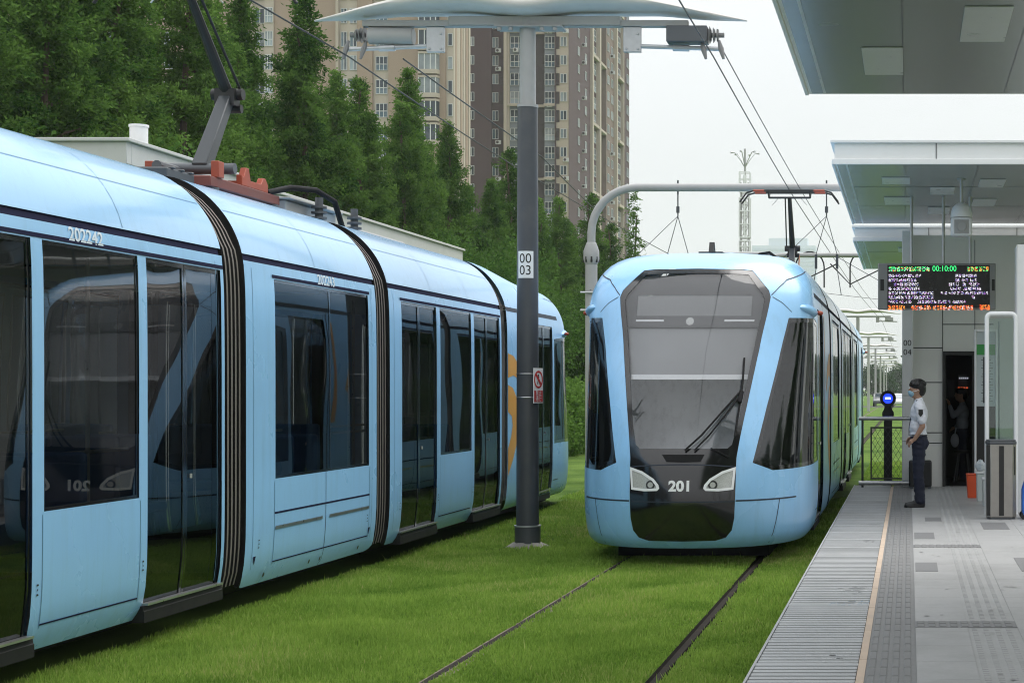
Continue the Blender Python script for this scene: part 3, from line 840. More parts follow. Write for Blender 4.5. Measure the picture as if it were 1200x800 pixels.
def pantograph(root, yb, zb, yk, zk, yh, zh, x=0, wide=1.0):
    sg = 1 if yk > yb else -1
    Yr = lambda a, b: sorted((yb + sg * a, yb + sg * b))
    def bx(mb, x0, x1, a, b, z0, z1): a, b = Yr(a, b); mb.box(x + x0, x + x1, a, b, z0, z1)
    pg = MB(); bx(pg, -.34, .34, -.6, 1.2, zb - .24, zb - .14)
    p = pg.build('pantograph_base', M['rust'], root, bevel=.01)
    for sx in (-.32, .32):
        mb = MB(); bx(mb, sx - .04, sx + .04, -.45, -.32, zb - .14, zb + .02); mb.build('orange_bracket', M['orange'], p, bevel=.008)
    for sx in (-.33, .27):
        mb = MB(); a = [(.35, -.14), (1.05, -.14), (1.05, -.06), (.98, .0), (.92, .0), (.86, -.07), (.58, -.07), (.53, .05), (.46, .05), (.40, -.05), (.35, -.03)]
        mb.prism([(yb + sg * (q[0] - .15), zb + q[1]) for q in a], 'x', x + sx, x + sx + .06); recalc(mb.build('orange_bracket', M['orange'], p, bevel=.006))
    mb = MB(); bx(mb, -.27, .27, .4, .85, zb - .13, zb - .07); mb.build('orange_plate', M['orange'], p)
    mb = MB(); mb.tube([(x - .34, yb, zb), (x + .34, yb, zb)], .055, 12); mb.build('pivot_shaft', M['dkgrey'], p)
    mb = MB(); mb.tube([(x + .22, yb - sg * .5, zb - .03), (x + .22, yb + sg * .75, zb - .03)], .05, 10); mb.build('damper', M['dkgrey'], p)
    for sx in (-.3, .3):
        for a in (-.45, 1.1):
            mb = MB(); mb.tube([(x + sx, yb + sg * a, zb - .36), (x + sx, yb + sg * a, zb - .24)], .06, 10); mb.build('foot_insulator', M['dkgrey'], p)
    mb = MB()
    d = Vector((0, yk - yb, zk - zb)).normalized(); nn = Vector((0, -d.z, d.y))
    a = Vector((x, yb, zb)); b = Vector((x, yk, zk)); w0, w1 = .075, .06
    vs = []
    for q, w in ((a, w0), (b, w1)):
        for sx, sn in ((-1, -1), (1, -1), (1, 1), (-1, 1)): vs.append(q + Vector((sx * w, 0, 0)) + nn * (sn * w))
    mb.add(vs, [(0, 1, 5, 4), (1, 2, 6, 5), (2, 3, 7, 6), (3, 0, 4, 7), (3, 2, 1, 0), (4, 5, 6, 7)])
    mb.build('lower_arm', M['pgrey'], root, bevel=.012)
    mb = MB(); mb.tube([(x - .16, yk, zk), (x + .16, yk, zk)], .06, 12); mb.tube([(x - .12, yk + sg * .06, zk - .14), (x + .14, yk + sg * .06, zk - .14)], .045, 10)
    mb.box(x - .1, x + .1, yk - .06, yk + .1, zk - .12, zk + .05)
    mb.build('knee_joint', M['ink'], root)
    mb = MB(); mb.tube([(x, yk, zk), (x, yh, zh - .16)], [.062, .04], 10)
    mb.tube([(x - .12, yk - .04, zk + .04), (x - .09, yh, zh - .14)], .014, 8)
    mb.build('upper_arm', M['ink'], root)
    mb = MB(); mb.tube([(x + .14, yk + sg * .06, zk - .14), (x + .12, yb + sg * .5, zb + .02)], .014, 8)
    mb.build('control_rod', M['copper'], root)
    hb = MB(); hb.tube([(x - .42 * wide, yh, zh - .15), (x + .42 * wide, yh, zh - .15)], .022, 8)
    for sx in (-.42, .42):
        hb.tube([(x + sx * wide, yh - .18, zh - .05), (x + sx * wide, yh, zh - .15), (x + sx * wide, yh + .18, zh - .05)], .018, 8)
    h = hb.build('pan_head', M['ink'], root)
    for yy in (yh - .19, yh + .19):
        mb = MB(); mb.box(x - .5 * wide, x + .5 * wide, yy - .025, yy + .025, zh - .05, zh - .012)
        mb.build('contact_strip', M['ink'], h)
        for sg in (1, -1):
            mb = MB(); mb.tube([(x + sg * .5 * wide, yy, zh - .03), (x + sg * .72 * wide, yy, zh - .03)], .026, 8, 1)
            mb.tube([(x + sg * .72 * wide, yy, zh - .03), (x + sg * .86 * wide, yy, zh - .07), (x + sg * .95 * wide, yy, zh - .19), (x + sg * 1.0 * wide, yy, zh - .26)], .018, 8, 0)
            mb.build('horn', [M['ink'], M['orange']], h)
    mb = MB()
    for dx in (-.22, .22): mb.tube([(x + dx, yh, zh - .15), (x + dx * 1.6, yh, zh - .3)], .008, 6)
    mb.build('earth_strap', M['silver'], h)

def build_trams():
    # the arriving tram
    t = empty('tram', (-2.45, 18.35, 0), 'pale blue tram marked 201 facing the viewer, stopped beside the platform edge', 'tram')
    build_cab(t, 0, 1, '201', gold=True)
    y = CABLEN
    build_bellows(t, y - .02, y + .47); y += .45
    build_module(t, y, y + 3.6, [('window', y + .7, y + 2.9, y + 1.8)], trims=True); y += 3.6
    build_bellows(t, y - .02, y + .47); y += .45
    y3 = y
    build_module(t, y, y + 5.3, [('door', y + .5, y + 1.85), ('window', y + 2.0, y + 3.3), ('door', y + 3.45, y + 4.8)]); y += 5.3
    build_bellows(t, y - .02, y + .47); y += .45
    build_module(t, y, y + 3.6, [('window', y + .7, y + 2.9, y + 1.8)], trims=True); y += 3.6
    build_bellows(t, y - .02, y + .47); y += .45
    build_cab(t, y + CABLEN, -1)
    pantograph(t, 16.6, 3.98, 17.3, 4.87, 16.45, 5.985, .02, wide=1.0)
    mb = MB(); mb.box(-.18, .12, 3.0, 3.4, 3.60, 3.66); mb.prism([(3.05, 3.66), (3.3, 3.66), (3.2, 3.79), (3.14, 3.79)], 'x', -.06, 0)
    mb.build('roof_antenna', M['ink'], t)
    mb = MB(); mb.box(-.55, .45, 6.4, 9.0, 3.8, 3.93)
    mb.build('roof_box', M['polegr'], t, bevel=.03)
    mb = MB(); mb.tube([(.35, 4.9, 3.68), (.42, 4.9, 3.78), (.55, 4.9, 3.8), (.66, 4.9, 3.72)], .02, 8); mb.build('roof_cable', M['rubber'], t)

    # the standing tram on the far track: its nose points away from the viewer
    t = empty('tram', (-7.03, 30.1, 0), 'pale blue tram numbered 202242 and 202243 standing on the left track, side on', 'tram', rz=math.pi)
    Y = lambda w: 30.1 - w
    build_cab(t, 0, 1, None, gold=True)
    build_bellows(t, Y(24.27), Y(23.88))
    build_module(t, Y(23.90), Y(18.75), [('door', Y(23.80), Y(22.40)), ('window', Y(22.25), Y(20.78)), ('door', Y(20.62), Y(19.2))])
    build_bellows(t, Y(18.77), Y(18.26))
    build_module(t, Y(18.28), Y(14.68), [('window', Y(18.02), Y(15.36), Y(16.84))], '202243', -1, Y(16.75), trims=True)
    build_bellows(t, Y(14.70), Y(14.20))
    build_module(t, Y(14.22), Y(5.4), [('door', Y(14.16), Y(12.78)), ('window', Y(12.64), Y(11.25)), ('door', Y(11.10), Y(9.70)), ('window', Y(9.55), Y(8.15)), ('door', Y(8.0), Y(6.6))], '202242', -1, Y(11.86))
    mb = MB()
    vs = list(np.linspace(.24, VTOP, 30))
    P = [(fW(v), Y(5.42), fZ(v)) for v in vs] + [(-fW(v), Y(5.42), fZ(v)) for v in vs[::-1]]
    mb.add(P, [tuple(range(len(P)))]); mb.build('end_bulkhead', M['rubber'], t, smooth=False)
    # roof gear
    pantograph(t, Y(16.95), 4.13, Y(17.62), 4.98, Y(16.62), 6.0, 0)
    mb = MB(); mb.box(-.25, .4, Y(16.2), Y(15.6), 3.80, 3.97)
    for k in range(3): mb.box(-.27, .42, Y(16.15) + k * .2, Y(16.15) + k * .2 + .05, 3.971, 3.99)
    mb.build('roof_box', M['pgrey'], t, bevel=.02)
    mb = MB(); mb.box(-.35, .4, Y(19.9), Y(18.3), 3.80, 3.97); mb.box(-.42, .4, Y(19.95), Y(18.25), 3.975, 4.0)
    mb.build('roof_box', M['polegr'], t, bevel=.02)
    for w in (18.9, 20.1):
        mb = MB()
        for k in range(3): mb.tube([(-.5, Y(w), 3.82 + k * .06), (-.5, Y(w), 3.845 + k * .06)], .085, 12)
        mb.tube([(-.5, Y(w), 3.78), (-.5, Y(w), 4.06)], .045, 10)
        mb.build('roof_insulator', M['dkgrey'], t)
    mb = MB(); mb.tube([(-.3, Y(17.9), 4.0), (-.4, Y(18.3), 4.10), (-.5, Y(18.8), 4.13), (-.57, Y(19.2), 4.05), (-.6, Y(19.4), 3.75)], .032, 10)
    mb.build('power_cable', M['rubber'], t)
    mb = MB(); mb.box(-.3, .5, Y(22.8), Y(20.8), 3.8, 3.9); mb.build('roof_box', M['polegr'], t, bevel=.02)
# ------------------------------------------------------------------ setting
def fast_mesh(name, V, F, m, tone=None):
    """V (n,3) float, F (k,3|4) int"""
    me = bpy.data.meshes.new(name)
    n, k = len(V), F.shape[1]
    me.vertices.add(n); me.vertices.foreach_set('co', V.astype(np.float32).ravel())
    me.loops.add(F.size); me.loops.foreach_set('vertex_index', F.astype(np.int32).ravel())
    me.polygons.add(len(F)); me.polygons.foreach_set('loop_start', np.arange(0, F.size, k, dtype=np.int32))
    if tone is not None:
        at = me.attributes.new('tone', 'FLOAT', 'POINT'); at.data.foreach_set('value', tone.astype(np.float32))
    me.materials.append(m); me.update(calc_edges=True)
    return me

def link(me, name, parent=None):
    o = bpy.data.objects.new(name, me); COL.objects.link(o)
    if parent: o.parent = parent
    return o

PZ = .33      # platform height
RX = (-3.21, -1.69)   # rail centre lines
def build_ground():
    m, nt, out = _nodes('turf_ground'); L = nt.links.new
    b = nt.nodes.new('ShaderNodeBsdfPrincipled'); ge = nt.nodes.new('ShaderNodeNewGeometry')
    n1 = nt.nodes.new('ShaderNodeTexNoise'); n1.inputs['Scale'].default_value = .45; n1.inputs['Detail'].default_value = 8
    L(ge.outputs['Position'], n1.inputs['Vector'])
    r = nt.nodes.new('ShaderNodeValToRGB')
    r.color_ramp.elements[0].position = .3; r.color_ramp.elements[0].color = (.055, .115, .018, 1)
    r.color_ramp.elements[1].position = .72; r.color_ramp.elements[1].color = (.15, .24, .045, 1)
    L(n1.outputs['Fac'], r.inputs[0]); L(r.outputs[0], b.inputs['Base Color']); b.inputs['Roughness'].default_value = .95
    b.inputs['Specular IOR Level'].default_value = .1
    n2 = nt.nodes.new('ShaderNodeTexNoise'); n2.inputs['Scale'].default_value = 60; L(ge.outputs['Position'], n2.inputs['Vector'])
    bp = nt.nodes.new('ShaderNodeBump'); bp.inputs['Distance'].default_value = .04; L(n2.outputs['Fac'], bp.inputs['Height']); L(bp.outputs[0], b.inputs['Normal'])
    L(b.outputs[0], out.inputs[0])
    mb = MB(); S = 2550
    mb.add([(-S, -40, 0), (S, -40, 0), (S, 2550, 0), (-S, 2550, 0)], [(0, 1, 2, 3)])
    o = mb.build('ground', m, smooth=False); tag(o, 'green turf ground under the tramway and far beyond', 'ground', kind='structure')
    # blades
    def area(x0, x1, y0, y1, dens_):
        n = int((x1 - x0) * (y1 - y0) * dens_); return NPR.random((n, 2)) * [x1 - x0, y1 - y0] + [x0, y0]
    P = np.concatenate([area(-5.9, -.9, 8.8, 14, 5200), area(-5.9, -.9, 14, 20, 3200), area(-5.9, -.9, 20, 30, 1300), area(-6.2, -4, 30, 42, 500), area(-1.0, 1.2, 28.9, 45, 900)])
    cl = np.sin(P[:, 0] * 3.1 + np.sin(P[:, 1] * 1.7) * 2) * np.sin(P[:, 1] * 2.3 + 1.3 * np.sin(P[:, 0] * 2.2))
    d = np.minimum(abs(P[:, 0] - RX[0]), abs(P[:, 0] - RX[1]))
    wob = .062 + .010 * np.sin(P[:, 1] * 5) * np.sin(P[:, 1] * 1.9 + P[:, 0]) + .012 * NPR.random(len(P))
    near_left = abs(P[:, 0] - RX[0]) < abs(P[:, 0] - RX[1])
    sd = np.where(near_left, P[:, 0] - RX[0], P[:, 0] - RX[1])
    keep = np.where(near_left, d > wob * .6, (d > wob * .72) & ~((sd < 0) & (sd > -wob * .95)))
    keep &= ~((np.hypot(P[:, 0] + 4.69, P[:, 1] - 21) < .3))
    P = P[keep]; cl = cl[keep]; d = d[keep]
    n = len(P); tuft = np.clip(np.sin(P[:, 0] * 1.7 + 3 * np.sin(P[:, 1] * .9)) * np.sin(P[:, 1] * 1.1 + 2 * np.sin(P[:, 0] * 1.3)), 0, 1)
    h = (.022 + .032 * NPR.random(n) ** 1.4 + .045 * (NPR.random(n) > .99)) * (1 + .35 * cl + .5 * tuft) * np.where(d < .2, .8, 1)
    a = NPR.random(n) * 2 * np.pi; w = .0045 + .004 * NPR.random(n)
    w *= 1 + np.clip((P[:, 1] - 10) / 16, 0, 1.4)
    lean = .7 * h * NPR.random(n); la = NPR.random(n) * 2 * np.pi
    z0 = np.zeros(n)
    b0 = np.stack([P[:, 0] + w * np.cos(a), P[:, 1] + w * np.sin(a), z0], 1)
    b1 = np.stack([P[:, 0] - w * np.cos(a), P[:, 1] - w * np.sin(a), z0], 1)
    tp = np.stack([P[:, 0] + lean * np.cos(la), P[:, 1] + lean * np.sin(la), h], 1)
    V = np.stack([b0, b1, tp], 1).reshape(-1, 3)
    tone = np.repeat(NPR.random(n) * .45 + .25 * (NPR.random(n) > .96) + .25 * tuft * NPR.random(n) - .15 * (cl < -.5), 3) + np.tile([0, 0, .12], n)
    o = link(fast_mesh('grass', V, np.arange(3 * n).reshape(-1, 3), M['turf'], tone), 'grass')
    tag(o, 'short mown green grass growing between and beside the tram rails', 'grass', kind='stuff')
    # rails
    for i, x in enumerate(RX):
        t = empty('tram_rail', (x, 0, 0), ['grooved steel rail nearly overgrown by turf, the left one', 'grooved steel rail in a dark open slot, the right one nearer the platform'][i], 'rail', 'rails of the platform track')
        mb = MB(); y0, y1 = 4, 240
        mb.box(-.024, .026, y0, y1, -.1, .006); mb.build('rail_head', M['rail'], t)
        mb = MB(); mb.box(.062, .078, y0, y1, -.1, .004); mb.build('rail_lip', M['soilp'], t)
        mb = MB(); mb.box(.026, .062, y0, y1, -.1, .003)
        mb.box(-.024 - (.035 if i else .02), -.024, y0, y1, -.1, .003); mb.box(.078, .078 + (.045 if i else .02), y0, y1, -.1, .003)
        mb.build('rail_slot', M['soil'] if i else M['soilp'], t)
    mb = MB(); rr = random.Random(4)
    mb.add([(rr.uniform(-.05, .05) + .06 * math.cos(a), rr.uniform(-.02, .02) + .05 * math.sin(a), .05 + rr.uniform(0, .03)) for a in np.linspace(0, 6.28, 7, endpoint=False)], [tuple(range(7))])
    o = mb.build('paper_scrap', M['paper'], smooth=False); o.location = (-4.5, 10.7, .0); tag(o, 'small pale scrap of paper lying on the grass at the lower left', 'litter')
def tactile_bar(mb, x0, x1, y0, y1, z):
    b = .008; h = .006
    vs = [(x0, y0, z), (x1, y0, z), (x1, y1, z), (x0, y1, z), (x0 + b, y0 + b, z + h), (x1 - b, y0 + b, z + h), (x1 - b, y1 - b, z + h), (x0 + b, y1 - b, z + h)]
    mb.add(vs, [(4, 5, 6, 7), (0, 1, 5, 4), (1, 2, 6, 5), (2, 3, 7, 6), (3, 0, 4, 7)])

def build_platform():
    y0, y1 = -3, 28.6
    mb = MB(); mb.box(-.90, 5.5, y0, y1, -.2, PZ - .02); mb.box(.04, 5.5, y0, y1, PZ - .03, PZ)
    o = mb.build('platform', M['slab'], smooth=False); tag(o, 'grey stone tram platform beside the track', 'platform', kind='structure')
    # slabs: individual pavers as one surface with thin joints
    mb = MB(); md = MB()
    j = .004
    xs = [.045, .40, .735, 1.25, 1.85, 2.45, 3.05, 3.65]
    y = y0 + .1; row = 0
    while y < y1 - .3:
        ly = .62
        for i in range(len(xs) - 1):
            if i == 1: continue
            dk = random.random() < .012
            sh = .31 if i == 2 and row % 2 else 0
            (md if dk else mb).box(xs[i] + j / 2, xs[i + 1] - j / 2, y + j / 2 + sh * 0, y + ly - j / 2, PZ - .002, PZ + .004)
        y += ly; row += 1
    # dark replacement tiles seen in the picture
    o = mb.build('platform_paving', M['slab'], smooth=False); tag(o, 'pale grey granite paving slabs on the platform', 'paving', kind='structure')
    for x0_, yy, w, l in ((.06, 15.1, .20, .75), (.06, 18.35, .22, .8), (.86, 19.6, .3, 1.0), (.2, 20.8, .2, .6), (1.0, 15.1, .34, 1.2)):
        md.box(x0_, x0_ + w, yy, yy + l, PZ, PZ + .007)
    o = md.build('dark_paving', M['slabd'], smooth=False); tag(o, 'darker replacement paving slabs scattered on the platform', 'paving', kind='structure')
    rr = random.Random(9); mg = MB()
    for _ in range(150):
        x = rr.uniform(.06, 2.6); yy = rr.uniform(8.5, 28); r = rr.uniform(.006, .022) * (1 if rr.random() < .92 else 2.)
        mg.add([(x + r * rr.uniform(.7, 1.2) * math.cos(a), yy + r * 1.1 * rr.uniform(.7, 1.2) * math.sin(a), PZ + .0085) for a in np.linspace(0, 6.28, 9, endpoint=False)], [tuple(range(9))])
    o = mg.build('paving_stain', mat('gum_stain', (.275, .275, .272), .6, var=.1), smooth=False); tag(o, 'old chewing gum and drip stains on the platform slabs', 'stain', kind='structure')
    # tactile strip along the cream line
    mb = MB()
    mb.box(-.25, .045, y0, y1, PZ - .03, PZ + .001)
    y = 6.0
    while y < y1 - .32:
        for k in range(4):
            xa = -.236 + k * .069
            tactile_bar(mb, xa, xa + .045, y + .012, y + .285, PZ + .001)
        y += .30
    # cross bands and second warning column
    m2 = MB(); m2.box(.40, .735, y0, y1, PZ - .03, PZ + .001)
    y = 6.0
    while y < y1 - .3:
        for k in range(4):
            for q in range(4):
                cx = .42 + k * .076; cy = y + .02 + q * .072
                tactile_bar(m2, cx, cx + .045, cy, cy + .045, PZ - .0015)
        y += .30
    o = m2.build('guiding_paving', M['slab'], smooth=False); tag(o, 'pale guiding paving column with small raised squares on the platform', 'tactile paving', kind='structure')
    for yy in (11.55, 17.35):
        mb.box(.046, .735, yy, yy + .30, PZ, PZ + .0065)
        for k in range(9):
            for q in range(2): tactile_bar(mb, .055 + k * .075, .055 + k * .075 + .055, yy + .015 + q * .145, yy + .015 + q * .145 + .12, PZ + .0065)
    o = mb.build('tactile_paving', M['tact'], smooth=False); tag(o, 'dark grey raised tactile paving strips along the platform', 'tactile paving', kind='structure')
    # cream safety line
    mb = MB(); y = y0
    while y < y1 - 1:
        mb.box(-.295, -.25, y + .004, y + 1.19, PZ - .03, PZ + .005); y += 1.2
    o = mb.build('safety_line', M['cream'], smooth=False); tag(o, 'worn cream safety line painted along the platform edge', 'safety line', kind='structure')
    # ribbed edge plates
    mb = MB(); mb.box(-.90, -.295, y0, y1, PZ - .03, PZ - .008, 1)
    y = 5.5; k = 0
    while y < y1 - .04:
        if k % 8 == 7: mb.box(-.90, -.297, y + .003, y + .092, PZ - .01, PZ + .001, 0)
        else: mb.box(-.895, -.300, y + .006, y + .084, PZ - .01, PZ, 0)
        y += .115; k += 1
    mb.box(-.915, -.900, y0, y1, PZ - .09, PZ + .004, 0)
    o = mb.build('platform_edge', [M['rib'], M['ribd']], smooth=False); tag(o, 'ribbed grey metal edge plates of the platform', 'platform edge', kind='structure')
    # worn stickers on the ribbed edge (faded lettering, nothing legible left)
    mb = MB()
    for yc, n in ((24.3, 50), (20.2, 60), (18.0, 40), (13.6, 70), (10.2, 25)):
        for _ in range(n):
            x = -.45 + random.gauss(0, .07); yy = yc + random.gauss(0, .12); 
            yy = round(yy / .115) * .115 + 5.5 % .115 + .045
            w = random.uniform(.01, .035); mb.box(x, x + w, yy - .009, yy + .009, PZ - .001, PZ + .0012)
    o = mb.build('worn_marking', mat('marking_grey_white', (.58, .59, .59), .7), smooth=False); tag(o, 'worn white queue markings flaking off the ribbed platform edge', 'floor marking', kind='structure')
    mb = MB()
    for _ in range(30):
        x = -.46 + random.gauss(0, .06); yy = 12.75 + random.gauss(0, .06); yy = round(yy / .115) * .115 + 5.5 % .115 + .045
        mb.box(x, x + random.uniform(.01, .05), yy - .009, yy + .009, PZ - .001, PZ + .0015)
    o = mb.build('worn_arrow', mat('marking_blue', (.22, .36, .50), .7), smooth=False); tag(o, 'faded blue arrow mark on the ribbed platform edge', 'floor marking', kind='structure')

def canopy(y0, y1, zu, th, label, xl=-.95, xr=5.2, seams=(), panels=(), lip=True):
    t = empty('station_canopy', (xl, y0, zu), label, 'canopy')
    W, Lc = xr - xl, y1 - y0
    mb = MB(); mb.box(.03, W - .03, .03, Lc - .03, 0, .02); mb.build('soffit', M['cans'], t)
    mb = MB()
    mb.box(0, W, 0, .03, .0, th) ; mb.box(0, W, Lc - .03, Lc, 0, th)
    mb.box(0, .03, .031, Lc - .031, 0, th); mb.box(W - .03, W, .031, Lc - .031, 0, th)
    mb.box(.03, W - .03, .03, Lc - .03, th - .05, th - .005)
    mb.build('fascia', M['canw'], t)
    mb = MB()
    mb.box(-.05, W, -.05, -.001, th - .03, th + .01); mb.box(-.05, -.001, -.001, Lc + .05, th - .03, th + .01); mb.box(-.05, W, Lc + .001, Lc + .05, th - .03, th + .01)
    mb.box(-.02, W, -.035, -.001, -.015, .055); mb.box(-.035, -.001, -.001, Lc, -.015, .055)
    mb.build('fascia_lip', M['canw'], t, bevel=.006)
    mb = MB()
    mb.box(.14, .165, .04, Lc - .04, -.004, -.0005); mb.build('edge_trim', M['canl'], t)
    mb = MB()
    x = .9
    while x < W: mb.box(x - .004, x + .004, .04, Lc - .04, -.002, -.0003); x += .95
    for s in seams: mb.box(.17, W - .04, s - .004, s + .004, -.0025, -.0005)
    x = 1.3
    while x < W: mb.box(x - .006, x + .006, -.0065, -.0005, .06, th - .031); x += 1.55
    mb.build('soffit_joint', M['dkgrey'], t, smooth=False)
    for x0, x1, ya, yb in panels:
        mb = MB(); mb.box(x0 - xl, x1 - xl, ya - y0, yb - y0, -.012, -.003); mb.build('light_panel', M['canl'], t, bevel=.003)
    mb = MB()
    for yy in np.arange(1.2, Lc - .5, 4.2): mb.box(W - 1.7, W - 1.5, yy, yy + .2, -(zu - PZ), -.001)
    mb.build('support_post', M['canw'], t, bevel=.01)
    return t

def build_station():
    canopy(2.0, 16.25, 4.75, .36, 'nearest grey canopy roof overhead at the top right, seen from below', seams=(3.2, 6.6, 10.0),
           panels=((-.39, -.05, 14.0, 15.2), (.41, .77, 12.5, 13.75), (-.39, -.05, 10.6, 11.8), (.41, .77, 9.2, 10.4), (1.25, 1.6, 13.9, 15.1)))
    canopy(21.8, 29.75, 4.82, .29, 'middle white edged canopy roof holding the departure board and the camera',
           seams=(2.5, 5.1), panels=((-.37, .02, 23.2, 23.95), (-.37, .02, 25.6, 26.6), (.31, .66, 24.3, 25.2), (.98, 1.34, 23.4, 24.3), (.98, 1.34, 25.8, 26.8), (.31, .66, 27.0, 28.0)))
    canopy(30.0, 37.2, 4.55, .25, 'farthest white edged canopy roof, behind the departure board', seams=(2.5,), panels=((-.2, .15, 31.5, 32.5),))
    # kiosk
    t = empty('station_kiosk', (.56, 28.2, PZ), 'grey panelled station kiosk with an open dark doorway under the far canopy', 'kiosk')
    def bx(mb, x0, x1, y0, y1, z0, z1, mi=0): mb.box(x0 - .56, x1 - .56, y0 - 28.2, y1 - 28.2, z0 - PZ, z1 - PZ, mi)
    mb = MB()
    H = 4.4
    bx(mb, .07, .555, 28.2, 28.3, PZ, H); bx(mb, .556, 1.09, 28.2, 28.3, 2.56, H); bx(mb, 1.092, 4.6, 28.2, 28.3, PZ, H)
    bx(mb, .07, .17, 28.301, 32.5, PZ, H); bx(mb, 4.5, 4.6, 28.301, 32.5, PZ, H); bx(mb, .171, 4.499, 32.4, 32.5, PZ, H); bx(mb, .07, 4.6, 28.2, 32.5, H + .001, H + .08)
    mb.build('wall_panel', M['kwall'], t)
    mb = MB()
    for z in (.72 + PZ, 1.22, 2.05, 2.62, 3.45): bx(mb, .075, .553, 28.196, 28.2, z - .008, z + .008)
    bx(mb, .552, .562, 28.194, 28.2, 2.56, H); bx(mb, .56, 1.4, 28.196, 28.2, 3.0, 3.015); bx(mb, 1.086, 1.096, 28.194, 28.2, 2.56, H)
    mb.build('panel_joint', M['ink'], t, smooth=False)
    mb = MB(); bx(mb, .556, .60, 28.15, 28.32, PZ, 2.56); bx(mb, 1.05, 1.09, 28.15, 28.32, PZ, 2.56); bx(mb, .556, 1.09, 28.148, 28.322, 2.50, 2.563)
    bx(mb, .605, .62, 28.25, 28.28, PZ, 2.5); mb.build('door_frame', M['ink'], t)
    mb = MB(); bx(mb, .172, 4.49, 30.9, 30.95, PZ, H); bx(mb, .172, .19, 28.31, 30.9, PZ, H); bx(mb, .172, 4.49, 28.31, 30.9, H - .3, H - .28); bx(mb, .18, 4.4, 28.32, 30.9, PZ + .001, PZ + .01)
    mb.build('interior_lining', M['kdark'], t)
    mb = MB(); bx(mb, .7, 1.08, 30.6, 30.85, 1.78, 1.81); bx(mb, .7, .82, 30.7, 30.8, 1.81, 2.1); bx(mb, .9, 1.05, 30.7, 30.8, 1.95, 2.2)
    mb.build('back_shelf', M['pgrey'], t)
    mb = MB()
    for k in range(5): bx(mb, .90 + k * .035, .925 + k * .035, 30.57, 30.59, 2.12, 2.15, 0)
    for k in range(4): bx(mb, .88 + k * .05, .91 + k * .05, 30.57, 30.59, 1.95, 1.975, 1)
    mb.build('indicator', [emis('dim_led_white', (.8, .85, 1), .25), emis('dim_led_red', (1, .15, .05), .35)], t)
    # stool in the doorway
    s = empty('stool', (.93, 29.2, PZ), 'black stool with splayed legs in the dark kiosk doorway', 'stool')
    mb = MB(); mb.tube([(0, 0, .52), (0, 0, .56)], .17, 16); mb.build('seat', M['ink'], s)
    for a in range(4):
        c, si = math.cos(a * math.pi / 2 + .6), math.sin(a * math.pi / 2 + .6)
        mb = MB(); mb.tube([(.1 * c, .1 * si, .52), (.2 * c, .2 * si, .0)], .012, 6); mb.build('leg', M['dkgrey'], s)
    # white pillar 00 04
    t = empty('station_pillar', (-.02, 28.05, PZ), 'white square pillar lettered 00 04 beside the kiosk wall', 'pillar')
    mb = MB(); mb.box(-.09, .085, -.08, .09, 0, 4.2); mb.build('shaft', M['white'], t, bevel=.01)
    mb = MB(); 
    for z in (.75, 1.15, 1.5): mb.box(-.091, .086, -.082, -.0805, z, z + .008)
    mb.build('shaft_joint', M['pgrey'], t, smooth=False)
    mb = MB()
    for i, s_ in enumerate(('00', '04')): text_on(mb, s_, .135, lambda a, b: (a - .003, -.084, 2.36 - i * .15 + b), 0, 1, 1)
    mb.build('number', M['ink'], t, smooth=False)
    # right hand white wall
    mb = MB(); mb.box(-.1, .5, 0, .6, 0, 3.5); mb.box(-.112, -.1, -.006, .02, 0, 3.5)
    for z in (1.0, 2.4): mb.box(-.14, -.112, .1, .14, z, z + .1)
    o = mb.build('white_column', M['white'], bevel=.008); o.location = (1.52, 22.3, PZ)
    tag(o, 'tall white clad column at the right edge of the view', 'column')
    # departure board
    t = empty('departure_board', (.42, 25.6, 4.82), 'hanging LED departure board with green, white and red rows of text', 'departure board')
    W, z0, z1 = .88, 3.13 - 4.82, 3.82 - 4.82
    mb = MB(); mb.box(-W, W, -.09, .09, z0, z1); mb.build('housing', M['pidgrey'], t, bevel=.012)
    mb = MB()
    for x in (-.38, .1, .5): mb.tube([(x, 0, z1), (x, 0, 0)], .022, 10)
    mb.build('hanger_rod', M['steel'], t)
    sx0, sx1, sz0, sz1 = -.74, .79, z0 + .02, z1 - .03
    mb = MB(); mb.box(sx0, sx1, -.096, -.0905, sz0, sz1); sc = mb.build('screen', M['screen'], t)
    mb = MB(); mb.box(-.845, -.79, -.093, -.0905, z0 + .28, z0 + .45); mb.box(.82, .865, -.093, -.0905, z0 + .28, z0 + .45); mb.build('loudspeaker', M['ink'], t)
    mb = MB(); px = .0115
    yy = -.0975
    def led(x, z, mi): mb.add([(x, yy, z), (x + px * .86, yy, z), (x + px * .86, yy, z + px * .86), (x, yy, z + px * .86)], [(0, 1, 2, 3)], mi)
    rnd = random.Random(5)
    def row(x0, x1, z, cols, h=4, gap=.16):
        x = x0
        while x < x1 - px:
            if rnd.random() < gap: x += px * rnd.choice((1, 2)); continue
            gw = rnd.choice((3, 4, 5))
            for i in range(gw):
                for k in range(h):
                    if rnd.random() < .62 and x + i * px < x1: led(x + i * px, z + k * px, rnd.choice(cols))
            x += (gw + 1) * px
    WC = [0, 0, 0, 0, 1, 2]
    zt = sz1 - .012
    row(sx0 + .02, -.12, zt - 7 * px, [3, 3, 3, 3, 5, 0], 6, .12)
    row(.46, .76, zt - 7 * px, [3, 5, 5, 3], 6, .1)
    wv = text_mesh('00:10:00', .115, 'LEFT')
    mb.add([(v.x * .92 - .07, yy, v.y + zt - 3.6 * px) for v in wv[0]], wv[1], 3)
    zz = zt - 9 * px
